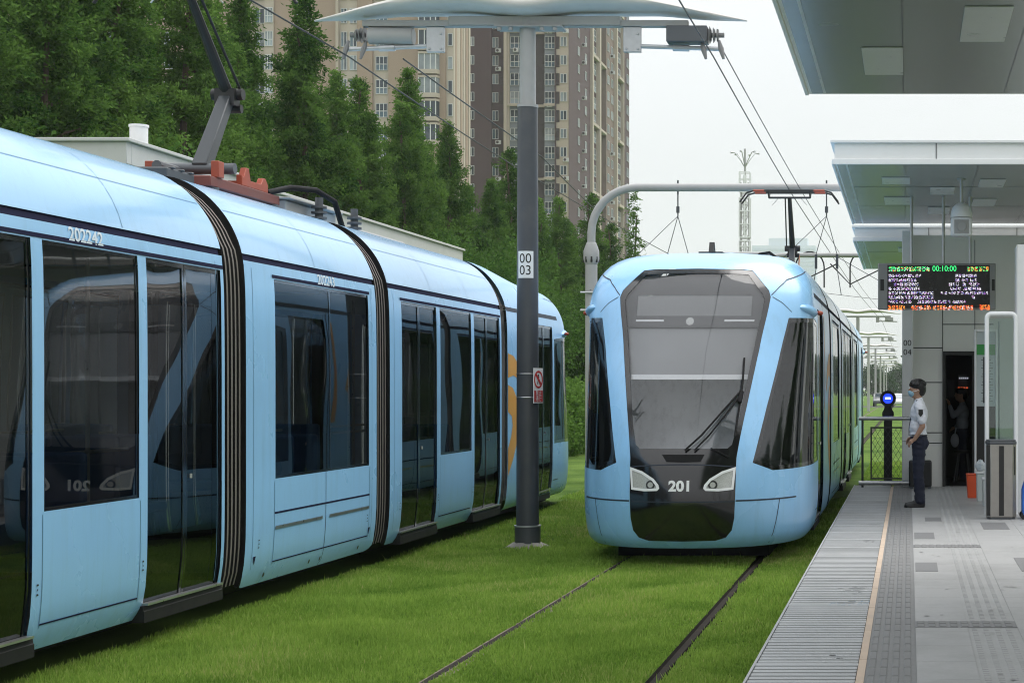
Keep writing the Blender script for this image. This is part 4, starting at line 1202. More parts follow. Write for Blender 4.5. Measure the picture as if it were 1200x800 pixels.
    for i, (a, b, c, d) in enumerate(((.0, .52, 1.02, 1.32), (.0, .48, 1.02, 1.33), (.02, .46, .92, 1.40), (.0, .48, .94, 1.40), (.0, .68, .8, 1.5), (.0, .68, 1.25, 1.3))):
        zz -= 5.6 * px
        row(sx0 + .02 + a, sx0 + b, zz, WC); row(sx0 + c, sx0 + d, zz, WC)
    zz -= 5.8 * px; row(sx0 + .02, sx0 + 1.16, zz, WC)
    zz -= 6.6 * px
    row(sx0 + .01, sx0 + .26, zz - 2 * px, [4, 5, 5], 6, .08); row(sx0 + .36, sx0 + 1.28, zz - 2 * px, [4, 4, 5, 5, 0], 6, .05); row(sx0 + 1.38, sx1 - .01, zz - 2 * px, [4, 5], 7, .05)
    mb.build('led_text', [M['ledw'], M['ledm'], M['ledb'], M['ledg'], M['ledr'], M['ledo']], sc, smooth=False)
    # security camera
    t = empty('security_camera', (.72, 23.4, 4.82), 'white bell shaped security camera hanging under the middle canopy', 'security camera')
    mb = MB(); mb.tube([(0, 0, 0), (0, 0, -.35)], .02, 10); mb.tube([(0, 0, -.02), (0, 0, 0)], .06, 14); mb.build('rod', M['steel'], t)
    mb = MB(); mb.tube([(0, 0, -.33), (0, 0, -.36), (0, 0, -.40), (0, 0, -.47), (0, 0, -.53)], [.05, .09, .125, .145, .15], 22); mb.build('hood', M['white'], t)
    mb = MB(); mb.box(-.145, .145, -.13, .13, -.79, -.531); b_ = mb.build('housing', M['white'], t, bevel=.03)
    mb = MB(); mb.box(-.10, .10, -.139, -.131, -.76, -.57); mb.tube([(0, -.139, -.665), (0, -.165, -.665)], .065, 18); mb.build('lens', M['polegr'], b_, bevel=.004)
    # trash bin
    t = empty('litter_bin', (1.145, 21.25, PZ), 'tall stainless steel litter bin with black slots at the right', 'litter bin')
    def octo(w, d, c): return [(-w + c, -d), (w - c, -d), (w, -d + c), (w, d - c), (w - c, d), (-w + c, d), (-w, d - c), (-w, -d + c)]
    mb = MB(); mb.prism(octo(.185, .17, .05), 'z', .03, .93); mb.build('body', M['bin'], t, bevel=.006)
    mb = MB(); mb.prism(octo(.175, .16, .05), 'z', 0, .03); mb.build('base', M['dkgrey'], t, bevel=.004)
    mb = MB(); mb.prism(octo(.19, .175, .05), 'z', .931, .965); mb.prism(octo(.18, .165, .05), 'z', .966, .985); mb.build('lid', M['dkgrey'], t, bevel=.004)
    mb = MB(); mb.box(-.03, .03, -.178, -.1705, .05, .91); mb.box(.135, .172, -.150, -.128, .55, .90); mb.box(-.184, -.14, -.165, -.13, .05, .92); mb.build('black_slot', M['ink'], t)
    # glass screen in a white rounded frame
    t = empty('glass_screen', (1.19, 21.95, PZ), 'narrow clear glass screen in a rounded white frame behind the litter bin', 'glass screen')
    mb = MB(); w, h, r_ = .185, 2.58, .06
    pts = [(-w, 0, .0), (-w, 0, h - r_)] + [(-w + r_ - r_ * math.cos(a), 0, h - r_ + r_ * math.sin(a)) for a in (.4, .8, 1.2)] + [(-w + r_, 0, h), (w - r_, 0, h)] + [(w - r_ + r_ * math.sin(a), 0, h - r_ + r_ * math.cos(a)) for a in (.4, .8, 1.2)] + [(w, 0, h - r_), (w, 0, 0)]
    mb.tube(pts, .03, 10); mb.build('frame', M['whitem'], t)
    mb = MB(); mb.box(-w + .03, w - .03, -.006, .006, .5, h - .06); mb.build('pane', M['clear'], t)
    mb = MB(); mb.tube([(-.03, .03, .0), (-.03, .03, h - .1)], .012, 8); mb.box(-w, w, -.02, .02, .85, .9); mb.build('rod', M['steel'], t)
    # map panel
    t = empty('map_panel', (1.16, 26.0, PZ), 'upright glass map panel with a green band in a white frame', 'map panel')
    mb = MB(); z0, z1 = .46, 2.52
    mb.box(-.16, -.13, -.04, .04, 0, z1); mb.box(.16, .19, -.04, .04, 0, z1); mb.box(-.129, .159, -.04, .04, z1 - .04, z1); mb.box(-.129, .159, -.04, .04, z0, z0 + .03)
    mb.build('frame', M['whitem'], t, bevel=.008)
    mb = MB(); mb.box(-.129, .159, -.01, .01, 1.35, z1 - .041); mb.build('map_sheet', M['paper'], t)
    mb = MB(); mb.box(-.129, .159, -.01, .01, z0 + .031, 1.349); mb.build('dark_pane', M['ink'], t)
    mb = MB(); mb.box(-.128, .158, -.014, -.0105, 2.13, 2.29); mb.build('green_band', M['green'], t)
    mb = MB()
    for k in range(16):
        z = 1.42 + k * .042; mb.box(-.06 + .02 * (k % 3), .12 - .03 * (k % 2), -.0135, -.0105, z, z + .008)
    mb.box(-.03, .0, -.0135, -.0105, 1.4, 2.1); mb.build('route_line', M['pgrey'], t, smooth=False)
    # boxes
    t = empty('orange_box', (.945, 25.3, PZ), 'small orange plastic bin on the floor by the kiosk doorway', 'plastic box')
    mb = MB(); mb.prism([(-.075, 0), (.075, 0), (.09, .34), (-.09, .34)], 'y', -.12, .12); mb.build('tub', M['orangeb'], t, bevel=.012)
    mb = MB(); mb.box(-.097, .097, -.13, .13, .341, .36); mb.build('rim', M['orangeb'], t, bevel=.006)
    for i, (x, y, w, d, h, lab) in enumerate(((1.03, 24.6, .055, .15, .40, 'taller pale plastic crate beside the orange bin'), (1.07, 23.6, .05, .14, .36, 'lower pale plastic crate nearest the litter bin'))):
        t = empty('plastic_crate', (x, y, PZ), lab, 'crate')
        mb = MB(); mb.prism([(-w * .9, 0), (w * .9, 0), (w, h), (-w, h)], 'y', -d, d); mb.build('tub', M['crate'], t, bevel=.01)
        mb = MB(); mb.box(-w - .01, w + .01, -d - .01, d + .01, h + .001, h + .03); mb.build('lid', M['white'], t, bevel=.006)
    mb = MB(); mb.ell((0, 0, .07), (.07, .09, .075), 18, 12)
    rr = random.Random(3); mb.v = [(x * (1 + rr.uniform(-.16, .16)), y * (1 + rr.uniform(-.16, .16)), max(.0, z * (1 + rr.uniform(-.1, .18)))) for x, y, z in mb.v]
    o = mb.build('plastic_bag', M['bag']); o.location = (1.03, 24.6, PZ + .431); tag(o, 'crumpled pale plastic bag on top of the taller crate', 'plastic bag')
    # small trolley at the right edge
    t = empty('hand_trolley', (1.43, 21.1, PZ), 'blue framed hand trolley with small wheels, cut by the right edge', 'trolley')
    mb = MB(); mb.tube([(0, 0, .06), (-.015, 0, .2), (.0, 0, .36), (.03, 0, .46), (.09, 0, .5), (.3, 0, .5)], .02, 10); mb.tube([(0, .3, .06), (.0, .3, .36), (.03, .3, .46), (.09, .3, .5), (.3, .3, .5)], .02, 10); mb.tube([(.3, 0, .5), (.3, 0, .06)], .02, 8); mb.box(-.01, .32, 0, .3, .1, .13)
    mb.build('frame', M['blueb'], t)
    for x, y in ((0, 0), (0, .3), (.3, 0), (.3, .3)):
        mb = MB(); mb.tube([(x, y - .014, .045), (x, y + .014, .045)], .045, 14); mb.build('wheel', M['ink'], t)
    # barrier at the platform end
    t = empty('barrier', (-.36, 28.0, PZ), 'steel railing with a wire mesh panel closing the platform end', 'barrier')
    mb = MB(); mb.tube([(-.46, -.02, 1.13), (.42, -.02, 1.13)], .032, 12); mb.build('rail', M['silver'], t)
    mb = MB(); mb.tube([(-.46, -.04, .075), (.44, -.04, .075)], .038, 12); mb.build('rail', M['silver'], t)
    for x in (-.40, .34):
        mb = MB(); mb.box(x - .018, x + .018, -.0, .04, 0, 1.10); mb.build('post', M['fence'], t)
    mb = MB(); x0, x1, z0, z1 = -.27, .34, .13, .99
    for a, b, c, d in ((x0, x1, z0, z0 + .025), (x0, x1, z1 - .025, z1)): mb.box(a, b, .002, .03, c, d)
    mb.box(x0, x0 + .025, .0025, .0295, z0 + .0251, z1 - .0251); mb.box(x1 - .046, x1 - .021, .0025, .0295, z0 + .0251, z1 - .0251)
    mb.build('panel_frame', M['fence'], t)
    mb = MB(); st = .085
    k = -12
    while k < 22:
        for sgn in (1, -1):
            a = x0 + k * st; pts = []
            for (xx, zz) in ((a, z0), (a + (z1 - z0) * .62, z1)):
                pts.append((xx, zz))
            (xa, za), (xb, zb) = pts
            ta, tb = 0, 1
            if xa < x0: ta = (x0 - xa) / (xb - xa)
            if xb > x1 - .03: tb = (x1 - .03 - xa) / (xb - xa)
            if tb > ta:
                p = [(xa + (xb - xa) * q, za + (zb - za) * q) for q in (ta, tb)]
                if sgn < 0: p = [(x0 + x1 - .03 - q[0], q[1]) for q in p]
                mb.tube([(p[0][0], .016, p[0][1]), (p[1][0], .016, p[1][1])], .003, 4)
        k += 1
    mb.build('wire_mesh', M['pgrey'], t)
    # signal
    t = empty('tram_signal', (-.35, 28.75, 0), 'black post signal showing a lit blue lamp at the platform end', 'signal')
    mb = MB(); mb.box(-.07, .07, -.07, .07, 0, 1.62); mb.build('post', M['sblack'], t, bevel=.01)
    mb = MB(); mb.tube([(0, -.06, 1.52), (0, .1, 1.52)], .10, 20); mb.tube([(0, -.12, 1.78), (0, .1, 1.78)], .135, 20); mb.box(-.06, .06, -.05, .09, 1.3, 1.9)
    hd = mb.build('signal_head', M['sblack'], t)
    mb = MB(); mb.tube([(0, -.126, 1.78), (0, -.1205, 1.78)], .082, 24); mb.build('blue_lamp', M['blueL'], hd)
    mb = MB(); mb.box(-.045, .045, -.133, -.1265, 1.77, 1.80); mb.build('lamp_core', M['whiteL'], hd)
    mb = MB(); mb.tube([(0, -.12, 1.78), (0, -.2, 1.78)], .137, 24, cap=False); mb.build('hood', M['sblack'], hd)
    # black case behind the man
    t = empty('black_case', (.17, 27.6, PZ), 'black boxy case at the foot of the kiosk wall behind the man', 'case')
    mb = MB(); mb.box(-.17, .20, -.12, .12, .03, .46); mb.build('shell', M['ink'], t, bevel=.03)
    mb = MB(); mb.tube([(-.05, 0, .455), (-.05, 0, .50), (.08, 0, .50), (.08, 0, .455)], .012, 8); mb.build('handle', M['ink'], t)
    for x in (-.13, .16):
        mb = MB(); mb.tube([(x, -.1, .03), (x, .1, .03)], .03, 10); mb.build('wheel', M['dkgrey'], t)
# ------------------------------------------------------------------ masts, wires
def lathe_pole(mb, prof, seg=20):
    mb.tube([(0, 0, z) for z, r in prof], [r for z, r in prof], seg)

def wing(t, n=40, half=2.62, zc=0., sc=1., detail=True):
    """the gull-wing roof of the mast: x across the tracks"""
    zt = hermite([-2.62, -2.2, -1.5, -.85, 0, .85, 1.5, 2.2, 2.70], [6.475, 6.56, 6.71, 6.82, 6.70, 6.82, 6.71, 6.57, 6.475])
    zb = hermite([-2.62, -2.2, -1.5, -.75, 0, .75, 1.5, 2.2, 2.70], [6.46, 6.49, 6.56, 6.565, 6.505, 6.565, 6.565, 6.495, 6.46])
    dp = hermite([-2.62, -1.8, -.8, 0, .8, 1.8, 2.70], [.02, .30, .45, .42, .45, .30, .02])
    rings = []
    for x in np.linspace(-2.62, 2.70, n):
        a, b, d = zt(x), zb(x), dp(x); m = (a + b) / 2; h = (a - b) / 2
        rg = []
        for k in range(16):
            th = 2 * math.pi * k / 16
            c, s = math.cos(th), math.sin(th)
            rg.append((x * sc, d * math.copysign(abs(c) ** .8, c), m + h * math.copysign(abs(s) ** .7, s)))
        rings.append(rg)
    mb = MB(); vs = [p for r_ in rings for p in r_]; fs = []
    for i in range(n - 1):
        for k in range(16):
            k2 = (k + 1) % 16; fs.append((i * 16 + k, i * 16 + k2, (i + 1) * 16 + k2, (i + 1) * 16 + k))
    fs += [tuple(range(16)), tuple((n - 1) * 16 + k for k in range(16))]
    mb.add(vs, fs); return mb

def build_mast():
    t = empty('catenary_mast', (-4.69, 21, 0), 'dark grey catenary mast numbered 00 03 with a gull wing arm between both trams', 'mast')
    mb = MB(); lathe_pole(mb, [(.0, .155), (.255, .155)], 28); mb.build('base_collar', M['poledk'], t, bevel=.008)
    mb = MB(); lathe_pole(mb, [(.255, .162), (.272, .162)], 28); mb.build('collar_ring', M['steel'], t)
    mb = MB(); lathe_pole(mb, [(.272, .137), (3.0, .130), (5.42, .122)], 28); mb.build('lower_pole', M['poledk'], t)
    mb = MB(); lathe_pole(mb, [(5.40, .128), (5.435, .128)], 28); lathe_pole(mb, [(5.435, .10), (6.47, .097)], 24); mb.build('upper_pole', M['polegr'], t)
    wing(t).build('wing_arm', M['wing'], t, angle=60)
    mb = MB(); mb.box(-2.02, 1.98, -.06, .06, 6.39, 6.465); mb.box(-.95, 1.15, -.085, .085, 6.40, 6.51); mb.box(-.38, .45, -.16, .16, 6.365, 6.388)
    for x in (-.32, -.18, .2, .36):
        mb.tube([(x, -.12, 6.32), (x, -.12, 6.365)], .03, 8)
    mb.build('cross_beam', M['polegr'], t, bevel=.006)
    # hanging plates, steady arms, boxes
    for sg in (-1, 1):
        px = -1.13 if sg < 0 else 1.29
        mb = MB(); mb.box(px - .11, px + .11, -.03, .03, 6.08, 6.388)
        for a, b in ((-.07, 6.12), (.07, 6.12), (.07, 6.3)): mb.tube([(px + a, -.045, b), (px + a, -.03, b)], .015, 8)
        mb.build('hanging_plate', M['steel'], t, bevel=.015)
        xe = -2.25 if sg < 0 else 2.41
        mb = MB(); mb.tube([(px + sg * .11, 0, 6.155), (xe, 0, 6.12 if sg > 0 else 6.115)], .027, 10); mb.tube([(xe - sg * .62, 0, 6.135), (xe - sg * .42, 0, 6.13)], .04, 10)
        mb.build('steady_arm', M['steel'], t)
        for dx, dz in ((.02, .0), (.2, .02)):
            mb = MB(); x = xe - sg * dx * 1.2
            mb.tube([(x - sg * .03, -.02, 6.22), (x, -.03, 6.11), (x + sg * .03, -.05, 5.99)], [.018, .035, .016], 8)
            mb.build('wire_clamp', M['ins'], t)
        mb = MB()
        if sg < 0: mb.tube([(-1.95, 0, 6.285), (-1.4, 0, 6.275)], .105, 20)
        else: mb.box(1.72, 2.22, -.12, .12, 6.19, 6.388)
        mb.build('control_box', M['dkgrey'] if sg > 0 else M['polegr'], t, bevel=.01)
        mb = MB(); x0 = -2.0 if sg < 0 else 2.24
        for k in range(3): mb.tube([(x0 + sg * k * .045, 0, 6.29), (x0 + sg * (k * .045 + .022), 0, 6.29)], [.11 - .015 * k, .07], 16)
        mb.tube([(x0, 0, 6.29), (x0 + sg * .18, 0, 6.29)], .03, 10)
        mb.build('insulator', M['ins'], t)
    # number plate wrapped on the pole
    def cyl(a, b, r=.1375, rot=0.): th = a / r + rot; return (r * math.sin(th), -r * math.cos(th), b)
    mb = MB(); rr = .131
    patch(mb, [(-.102, -.165), (.102, -.165), (.102, .165), (-.102, .165)], [], lambda a, b: cyl(a, 3.465 + b, rr + .0025), .03)
    pl = mb.build('number_plate', M['whitem'], t)
    mb = MB()
    for i, s_ in enumerate(('00', '03')): text_on(mb, s_, .185, lambda a, b: cyl(a, 3.535 - i * .145 + b, rr + .0045), 0, .85, .9)
    mb.build('plate_number', M['ink'], pl, smooth=False)
    # prohibition sign on the right flank
    mb = MB(); w, h = .112, .215
    R_ = .139; rot = 1.28
    pt = lambda a, b, o=0.: (R_ * math.sin(rot) + a * math.cos(rot) + o * math.sin(rot), -R_ * math.cos(rot) + a * math.sin(rot) - o * math.cos(rot), 1.985 + b)
    vs = [pt(a, b, o) for o in (0, .008) for a, b in ((-w, -h), (w, -h), (w, h), (-w, h))]
    mb.add(vs, [(0, 3, 2, 1), (4, 5, 6, 7), (0, 1, 5, 4), (1, 2, 6, 5), (2, 3, 7, 6), (3, 0, 4, 7)])
    sgn = mb.build('warning_plate', M['whitem'], t)
    mb = MB(); n = 32
    for r0, r1 in ((.085, .108),):
        v = []
        for k in range(n):
            a = 2 * math.pi * k / n; v += [pt(r0 * math.cos(a), .075 + r0 * math.sin(a), .0105), pt(r1 * math.cos(a), .075 + r1 * math.sin(a), .0105)]
        mb.add(v, [(2 * k, 2 * k + 1, (2 * k + 3) % (2 * n), (2 * k + 2) % (2 * n)) for k in range(n)])
    a = .09 * .707; q = .012
    mb.add([pt(-a - q, .075 + a - q, .0115), pt(a - q, .075 - a - q, .0115), pt(a + q, .075 - a + q, .0115), pt(-a + q, .075 + a + q, .0115)], [(0, 1, 2, 3)])
    mb.add([pt(-.105, -.2, .0105), pt(.105, -.2, .0105), pt(.105, -.06, .0105), pt(-.105, -.06, .0105)], [(0, 1, 2, 3)])
    mb.build('red_mark', M['red'], sgn, smooth=False)
    mb = MB()   # walking figure and characters
    mb.add([pt(x, .075 + z, .0108) for x, z in ((-.012, .062), (.012, .062), (.014, .04), (-.014, .04))], [(0, 1, 2, 3)])
    mb.add([pt(x, .075 + z, .0108) for x, z in ((-.02, .036), (.02, .036), (.012, -.01), (-.012, -.01))], [(0, 1, 2, 3)])
    mb.add([pt(x, .075 + z, .0108) for x, z in ((-.012, -.01), (.0, -.01), (-.03, -.065), (-.042, -.06))], [(0, 1, 2, 3)])
    mb.add([pt(x, .075 + z, .0108) for x, z in ((.0, -.01), (.012, -.01), (.042, -.06), (.03, -.065))], [(0, 1, 2, 3)])
    mb.build('figure_mark', M['ink'], sgn, smooth=False)
    mb = MB()
    text_on(mb, '禁止', .075, lambda a_, b_: pt(a_, -.098 + b_, .012)); text_on(mb, '通行', .075, lambda a_, b_: pt(a_, -.163 + b_, .012))
    mb.build('sign_lettering', M['whitem'], sgn, smooth=False)
    mb = MB()
    for z in (1.84, 2.13):
        ps = [cyl(a_, z, .136) for a_ in np.linspace(-.43, .43, 28)]; mb.tube(ps, .006, 6)
    mb.build('sign_strap', M['silver'], t)
    # mound of mortar at the foot
    mb = MB(); n = 26; rr = random.Random(2); v = [(0, 0, .07)]
    for k in range(n):
        a = 2 * math.pi * k / n; r0 = .17 * rr.uniform(.95, 1.05); r1 = .24 * rr.uniform(.8, 1.3) + .07 * max(0, math.cos(a + .5))
        v += [(r0 * math.cos(a), r0 * math.sin(a), .055 * rr.uniform(.8, 1.2)), (r1 * math.cos(a), r1 * math.sin(a), -.02)]
    f = []
    for k in range(n):
        k2 = (k + 1) % n; f += [(0, 1 + 2 * k, 1 + 2 * k2), (1 + 2 * k, 2 + 2 * k, 2 + 2 * k2, 1 + 2 * k2)]
    mb.add(v, f); mb.build('mortar_foot', M['conc'], t)

    # far wing masts down the line
    proto = None
    spots = [(-3.1, 104, 1.03), (-3.45, 146, 1.0), (-3.65, 187, 1.0), (-3.8, 229, 1.0), (-3.95, 271, 1.0), (-4.1, 313, 1.0), (-4.2, 356, 1.0)]
    ordw = ['nearest', 'second', 'third', 'fourth', 'fifth', 'sixth', 'farthest']
    for i, (x, y, s) in enumerate(spots):
        lab = 'pale wing arm mast far down the line, %s of the receding row' % ordw[i]
        if proto is None:
            proto = t2 = empty('catenary_mast', (x, y, 0), lab, 'mast', 'wing arm masts receding down the line')
            wing(t2, 20).build('wing_arm', M['wing'], t2, angle=60)
            mb = MB(); lathe_pole(mb, [(0, .13), (6.35, .10)], 12); mb.build('pole', M['polegr'], t2)
            mb = MB()
            for sg in (-1, 1):
                mb.tube([(sg * 1.2, 0, 6.05), (sg * 2.4, 0, 6.02)], .035, 8); mb.box(sg * 1.2 - .1, sg * 1.2 + .1, -.04, .04, 5.97, 6.3); mb.box(sg * 1.9 - .25, sg * 1.9 + .25, -.1, .1, 6.07, 6.27)
            mb.box(-2, 2, -.06, .06, 6.27, 6.37); mb.build('cross_beam', M['polegr'], t2)
        else:
            t2 = copy_tree(proto); t2.location = (x, y, 0); t2['label'] = lab
    # tall grey span masts
    def gantry(x, y, z, xr, label, r=.085, insul=True):
        g = empty('span_mast', (x, y, 0), label, 'mast')
        R0 = .95
        mb = MB(); mb.tube([(0, 0, 0), (0, 0, z - R0 - .55)], [.13, .125], 18); mb.build('post', M['polegr'], g)
        mb = MB(); mb.tube([(0, 0, z - R0 - .66), (0, 0, z - R0 - .55), (0, 0, z - R0 - .38), (0, 0, z - R0 - .2)], [.13, .165, .165, .10], 18)
        for k in range(8):
            a = k * math.pi / 4 + .2; mb.tube([(.15 * math.cos(a), .15 * math.sin(a), z - R0 - .62), (.15 * math.cos(a), .15 * math.sin(a), z - R0 - .5)], .025, 6, 1)
        mb.build('flange', [M['polegr'], M['ink']], g, bevel=.01)
        mb = MB(); pts = [(0, 0, z - R0 - .25)] + [(R0 - R0 * math.cos(a), 0, z - R0 + R0 * math.sin(a)) for a in np.linspace(0, math.pi / 2, 9)] + [(xr - x, 0, z)]
        mb.tube(pts, r, 18); mb.build('arm', M['polegr'], g)
        mb = MB()
        for zz, l in ((z - R0 - 1.25, .9), (z - R0 - 1.62, .75)):
            mb.tube([(-.2, -.15, zz), (.25, -.15, zz), (l + .25, -.15, zz)], .022, 8)
            mb.tube([(.45, -.15, zz), (.68, -.15, zz)], .06, 10)
        mb.build('bracket_wire', M['steel'], g)
        return g
    g = gantry(-6.64, 35.7, 6.15, 2.2, 'tall grey mast with an arm curving right above the facing tram')
    mb = MB()
    for xx in (-4.83, -1.72):
        X = xx + 6.64
        mb.tube([(X, 0, 6.30), (X, 0, 6.0)], .018, 8); mb.tube([(X, 0, 6.0), (X, 0, 5.55)], .014, 8); mb.tube([(X, 0, 5.75), (X, 0, 5.62)], .035, 8)
        for dx in (-.22, .22):
            mb.tube([(X, 0, 5.55), (X + dx, 0, 4.75)], .008, 6); mb.tube([(X + dx, 0, 4.75), (X + dx, 0, 4.45)], .028, 8)
            mb.tube([(X + dx, 0, 4.45), (X + dx * 1.4, 0, 3.9)], .008, 6)
        mb.tube([(X, 0, 5.55), (X - 1.2, 0, 4.4)], .007, 6); mb.tube([(X + .22, 0, 4.7), (X + 1.1, 0, 4.2)], .007, 6)
    mb.build('wire_hanger', M['pgrey'], g)
    g = gantry(-4.6, 50, 5.85, 3.0, 'lower grey span mast, its pipe showing just above the facing tram', .07)
    mb = MB()
    for xx in (-2.9, -1.3):
        X = xx + 4.6
        ps = [(X - .42, 0, 4.9)] + [(X - .42 * math.cos(a), 0, 5.5 + .45 * math.sin(a)) for a in np.linspace(0, math.pi, 12)] + [(X + .42, 0, 4.9)]
        mb.tube(ps, .022, 8); mb.tube([(X - 1.0, 0, 5.6), (X - .42, 0, 5.0), (X + .8, 0, 5.6)], .02, 8)
    mb.build('wire_loop', M['wire'], g)

def sag_wire(name, pts, r, label, sag=.0):
    mb = MB(); P = []
    for a, b in zip(pts[:-1], pts[1:]):
        n = 10
        for k in range(n):
            t = k / n; P.append((a[0] + (b[0] - a[0]) * t, a[1] + (b[1] - a[1]) * t, a[2] + (b[2] - a[2]) * t - sag * 4 * t * (1 - t)))
    P.append(pts[-1]); mb.tube(P, r, 6)
    o = mb.build(name, M['wire']); tag(o, label, 'wire'); return o

def build_wires():
    sag_wire('overhead_wire', [(-2.42, -2, 6.0), (-2.40, 21, 6.02), (-2.44, 35.7, 6.0), (-2.2, 70, 6.0), (-1.6, 104, 6.0), (-1.5, 300, 6.0)], .010, 'dark contact wire running from the top of the view over the facing tram', .02)
    sag_wire('overhead_wire', [(-2.28, 21, 6.09), (-2.22, 35.7, 6.03), (-1.9, 70, 6.02), (-1.2, 104, 6.0)], .008, 'second thinner wire starting at the right clamp of mast 00 03', .02)
    sag_wire('overhead_wire', [(-6.9, -2, 6.0), (-6.88, 21, 6.02), (-7.2, 31.4, 6.0), (-7.25, 50, 6.0), (-6.5, 104, 6.0)], .010, 'dark contact wire crossing above the standing tram from the top left', .02)
    sag_wire('overhead_wire', [(-6.22, 21, 6.0), (-6.42, 29.8, 6.0), (-7.1, 38.6, 6.0)], .010, 'shorter wire starting at the left clamp of mast 00 03', .01)
    sag_wire('overhead_wire', [(-6.64, 35.55, 4.0), (-2.5, 42, 4.35), (2.4, 50, 4.3)], .006, 'thin cross wire low behind the facing tram roof', .05)
# ------------------------------------------------------------------ vegetation
def _sprays(C, D, N, ll, lw, spread, rng, droop=.25, flat=.5):
    """N leaves round each centre C (n,3) with main direction D; returns V (.,3) quads"""
    n = len(C)
    c = np.repeat(C, N, 0) + rng.normal(0, 1, (n * N, 3)) * spread
    d = np.repeat(D, N, 0) * .6 + rng.normal(0, 1, (n * N, 3)) * .75
    d[:, 2] -= droop; d /= np.linalg.norm(d, axis=1)[:, None]
    u = rng.normal(0, 1, (n * N, 3)); u[:, 2] *= flat
    s = np.cross(d, u); s /= np.linalg.norm(s, axis=1)[:, None] + 1e-9
    l = ll * (.6 + .8 * rng.random(n * N))[:, None]; w = lw * (.6 + .8 * rng.random(n * N))[:, None]
    V = np.stack([c - s * w * .35, c + d * l * .55 - s * w, c + d * l, c + d * l * .5 + s * w], 1)
    tone = np.repeat(np.repeat(rng.random(n) * .3, N) + rng.random(n * N) * .5 - .12, 4)
    return V.reshape(-1, 3), tone

def redwood_mesh(h, r, seed, nb=105, sparse=1., ll=.13, lw=.026, per=27):
    rng = np.random.default_rng(seed)
    Cs, Ds, Ts = [], [], []
    ph = 0
    for i in range(int(nb * sparse)):
        t = (i + rng.random()) / (nb * sparse); z = h * (.07 + .93 * t ** .92)
        rr = r * (1 - (z / h) ** 1.5) ** .8 * rng.uniform(.6, 1.18) + .10
        ph += 2.4 + rng.normal(0, .5)
        if rng.random() < .06: continue
        d = np.array([math.cos(ph), math.sin(ph), rng.uniform(.15, .6)])
        ns = max(4, int(rr * 15)); bt = rng.uniform(-.22, .24)
        for k in range(ns):
            q = (.18 + .82 * (k + rng.random()) / ns)
            p = np.array([0, 0, z]) + d * rr * q + rng.normal(0, .05 + .075 * q * rr, 3) * [1, 1, .6]
            Cs.append(p); Ds.append(d * [1, 1, .5]); Ts.append(bt)
    Cs, Ds = np.array(Cs), np.array(Ds)
    V, tone = _sprays(Cs, Ds, per, ll, lw, .085, rng, .1)
    tone = tone + np.repeat(np.array(Ts), per * 4)
    return V, tone

def bush_mesh(rx, ry, rz, zc, seed, n=420, per=16, ll=.2, lw=.06, spread=.14):
    rng = np.random.default_rng(seed)
    u = rng.normal(0, 1, (n, 3)); u /= np.linalg.norm(u, axis=1)[:, None]
    lump = 1 + .22 * np.sin(u[:, 0] * 5 + seed) * np.sin(u[:, 1] * 4) + .18 * np.sin(u[:, 2] * 6 + u[:, 0] * 3)
    rad = (.45 + .55 * rng.random(n) ** .45) * lump
    C = u * rad[:, None] * [rx, ry, rz] + [0, 0, zc]
    C[:, 2] = np.maximum(C[:, 2], .1)
    return _sprays(C, u, per, ll, lw, spread, rng, .2, 1.)

def quads(V): return np.arange(len(V)).reshape(-1, 4)

def trunk(h, r0, seed, limbs=8, spreadr=.8):
    rr = random.Random(seed); mb = MB()
    pts = [(rr.gauss(0, .03) * k, rr.gauss(0, .03) * k, h * k / 6) for k in range(7)]
    mb.tube(pts, [r0 * (1 - k / 7) + .012 for k in range(7)], 9)
    for i in range(limbs):
        z = h * (.15 + .7 * i / limbs); a = rr.uniform(0, 6.28); l = spreadr * (1 - .75 * z / h)
        mb.tube([(0, 0, z), (l * .5 * math.cos(a), l * .5 * math.sin(a), z + l * .3), (l * math.cos(a), l * math.sin(a), z + l * .45)], [r0 * .35, r0 * .2, .008], 6)
    return mb

def plant(name, loc, label, cat, group, crown, tr, leaf, rz=0, sc=1.):
    t = empty(name, loc, label, cat, group, rz)
    t.scale = (sc, sc, sc)
    link(crown, 'crown', t)
    if tr is not None:
        o = bpy.data.objects.new('trunk', tr); COL.objects.link(o); o.parent = t
    return t

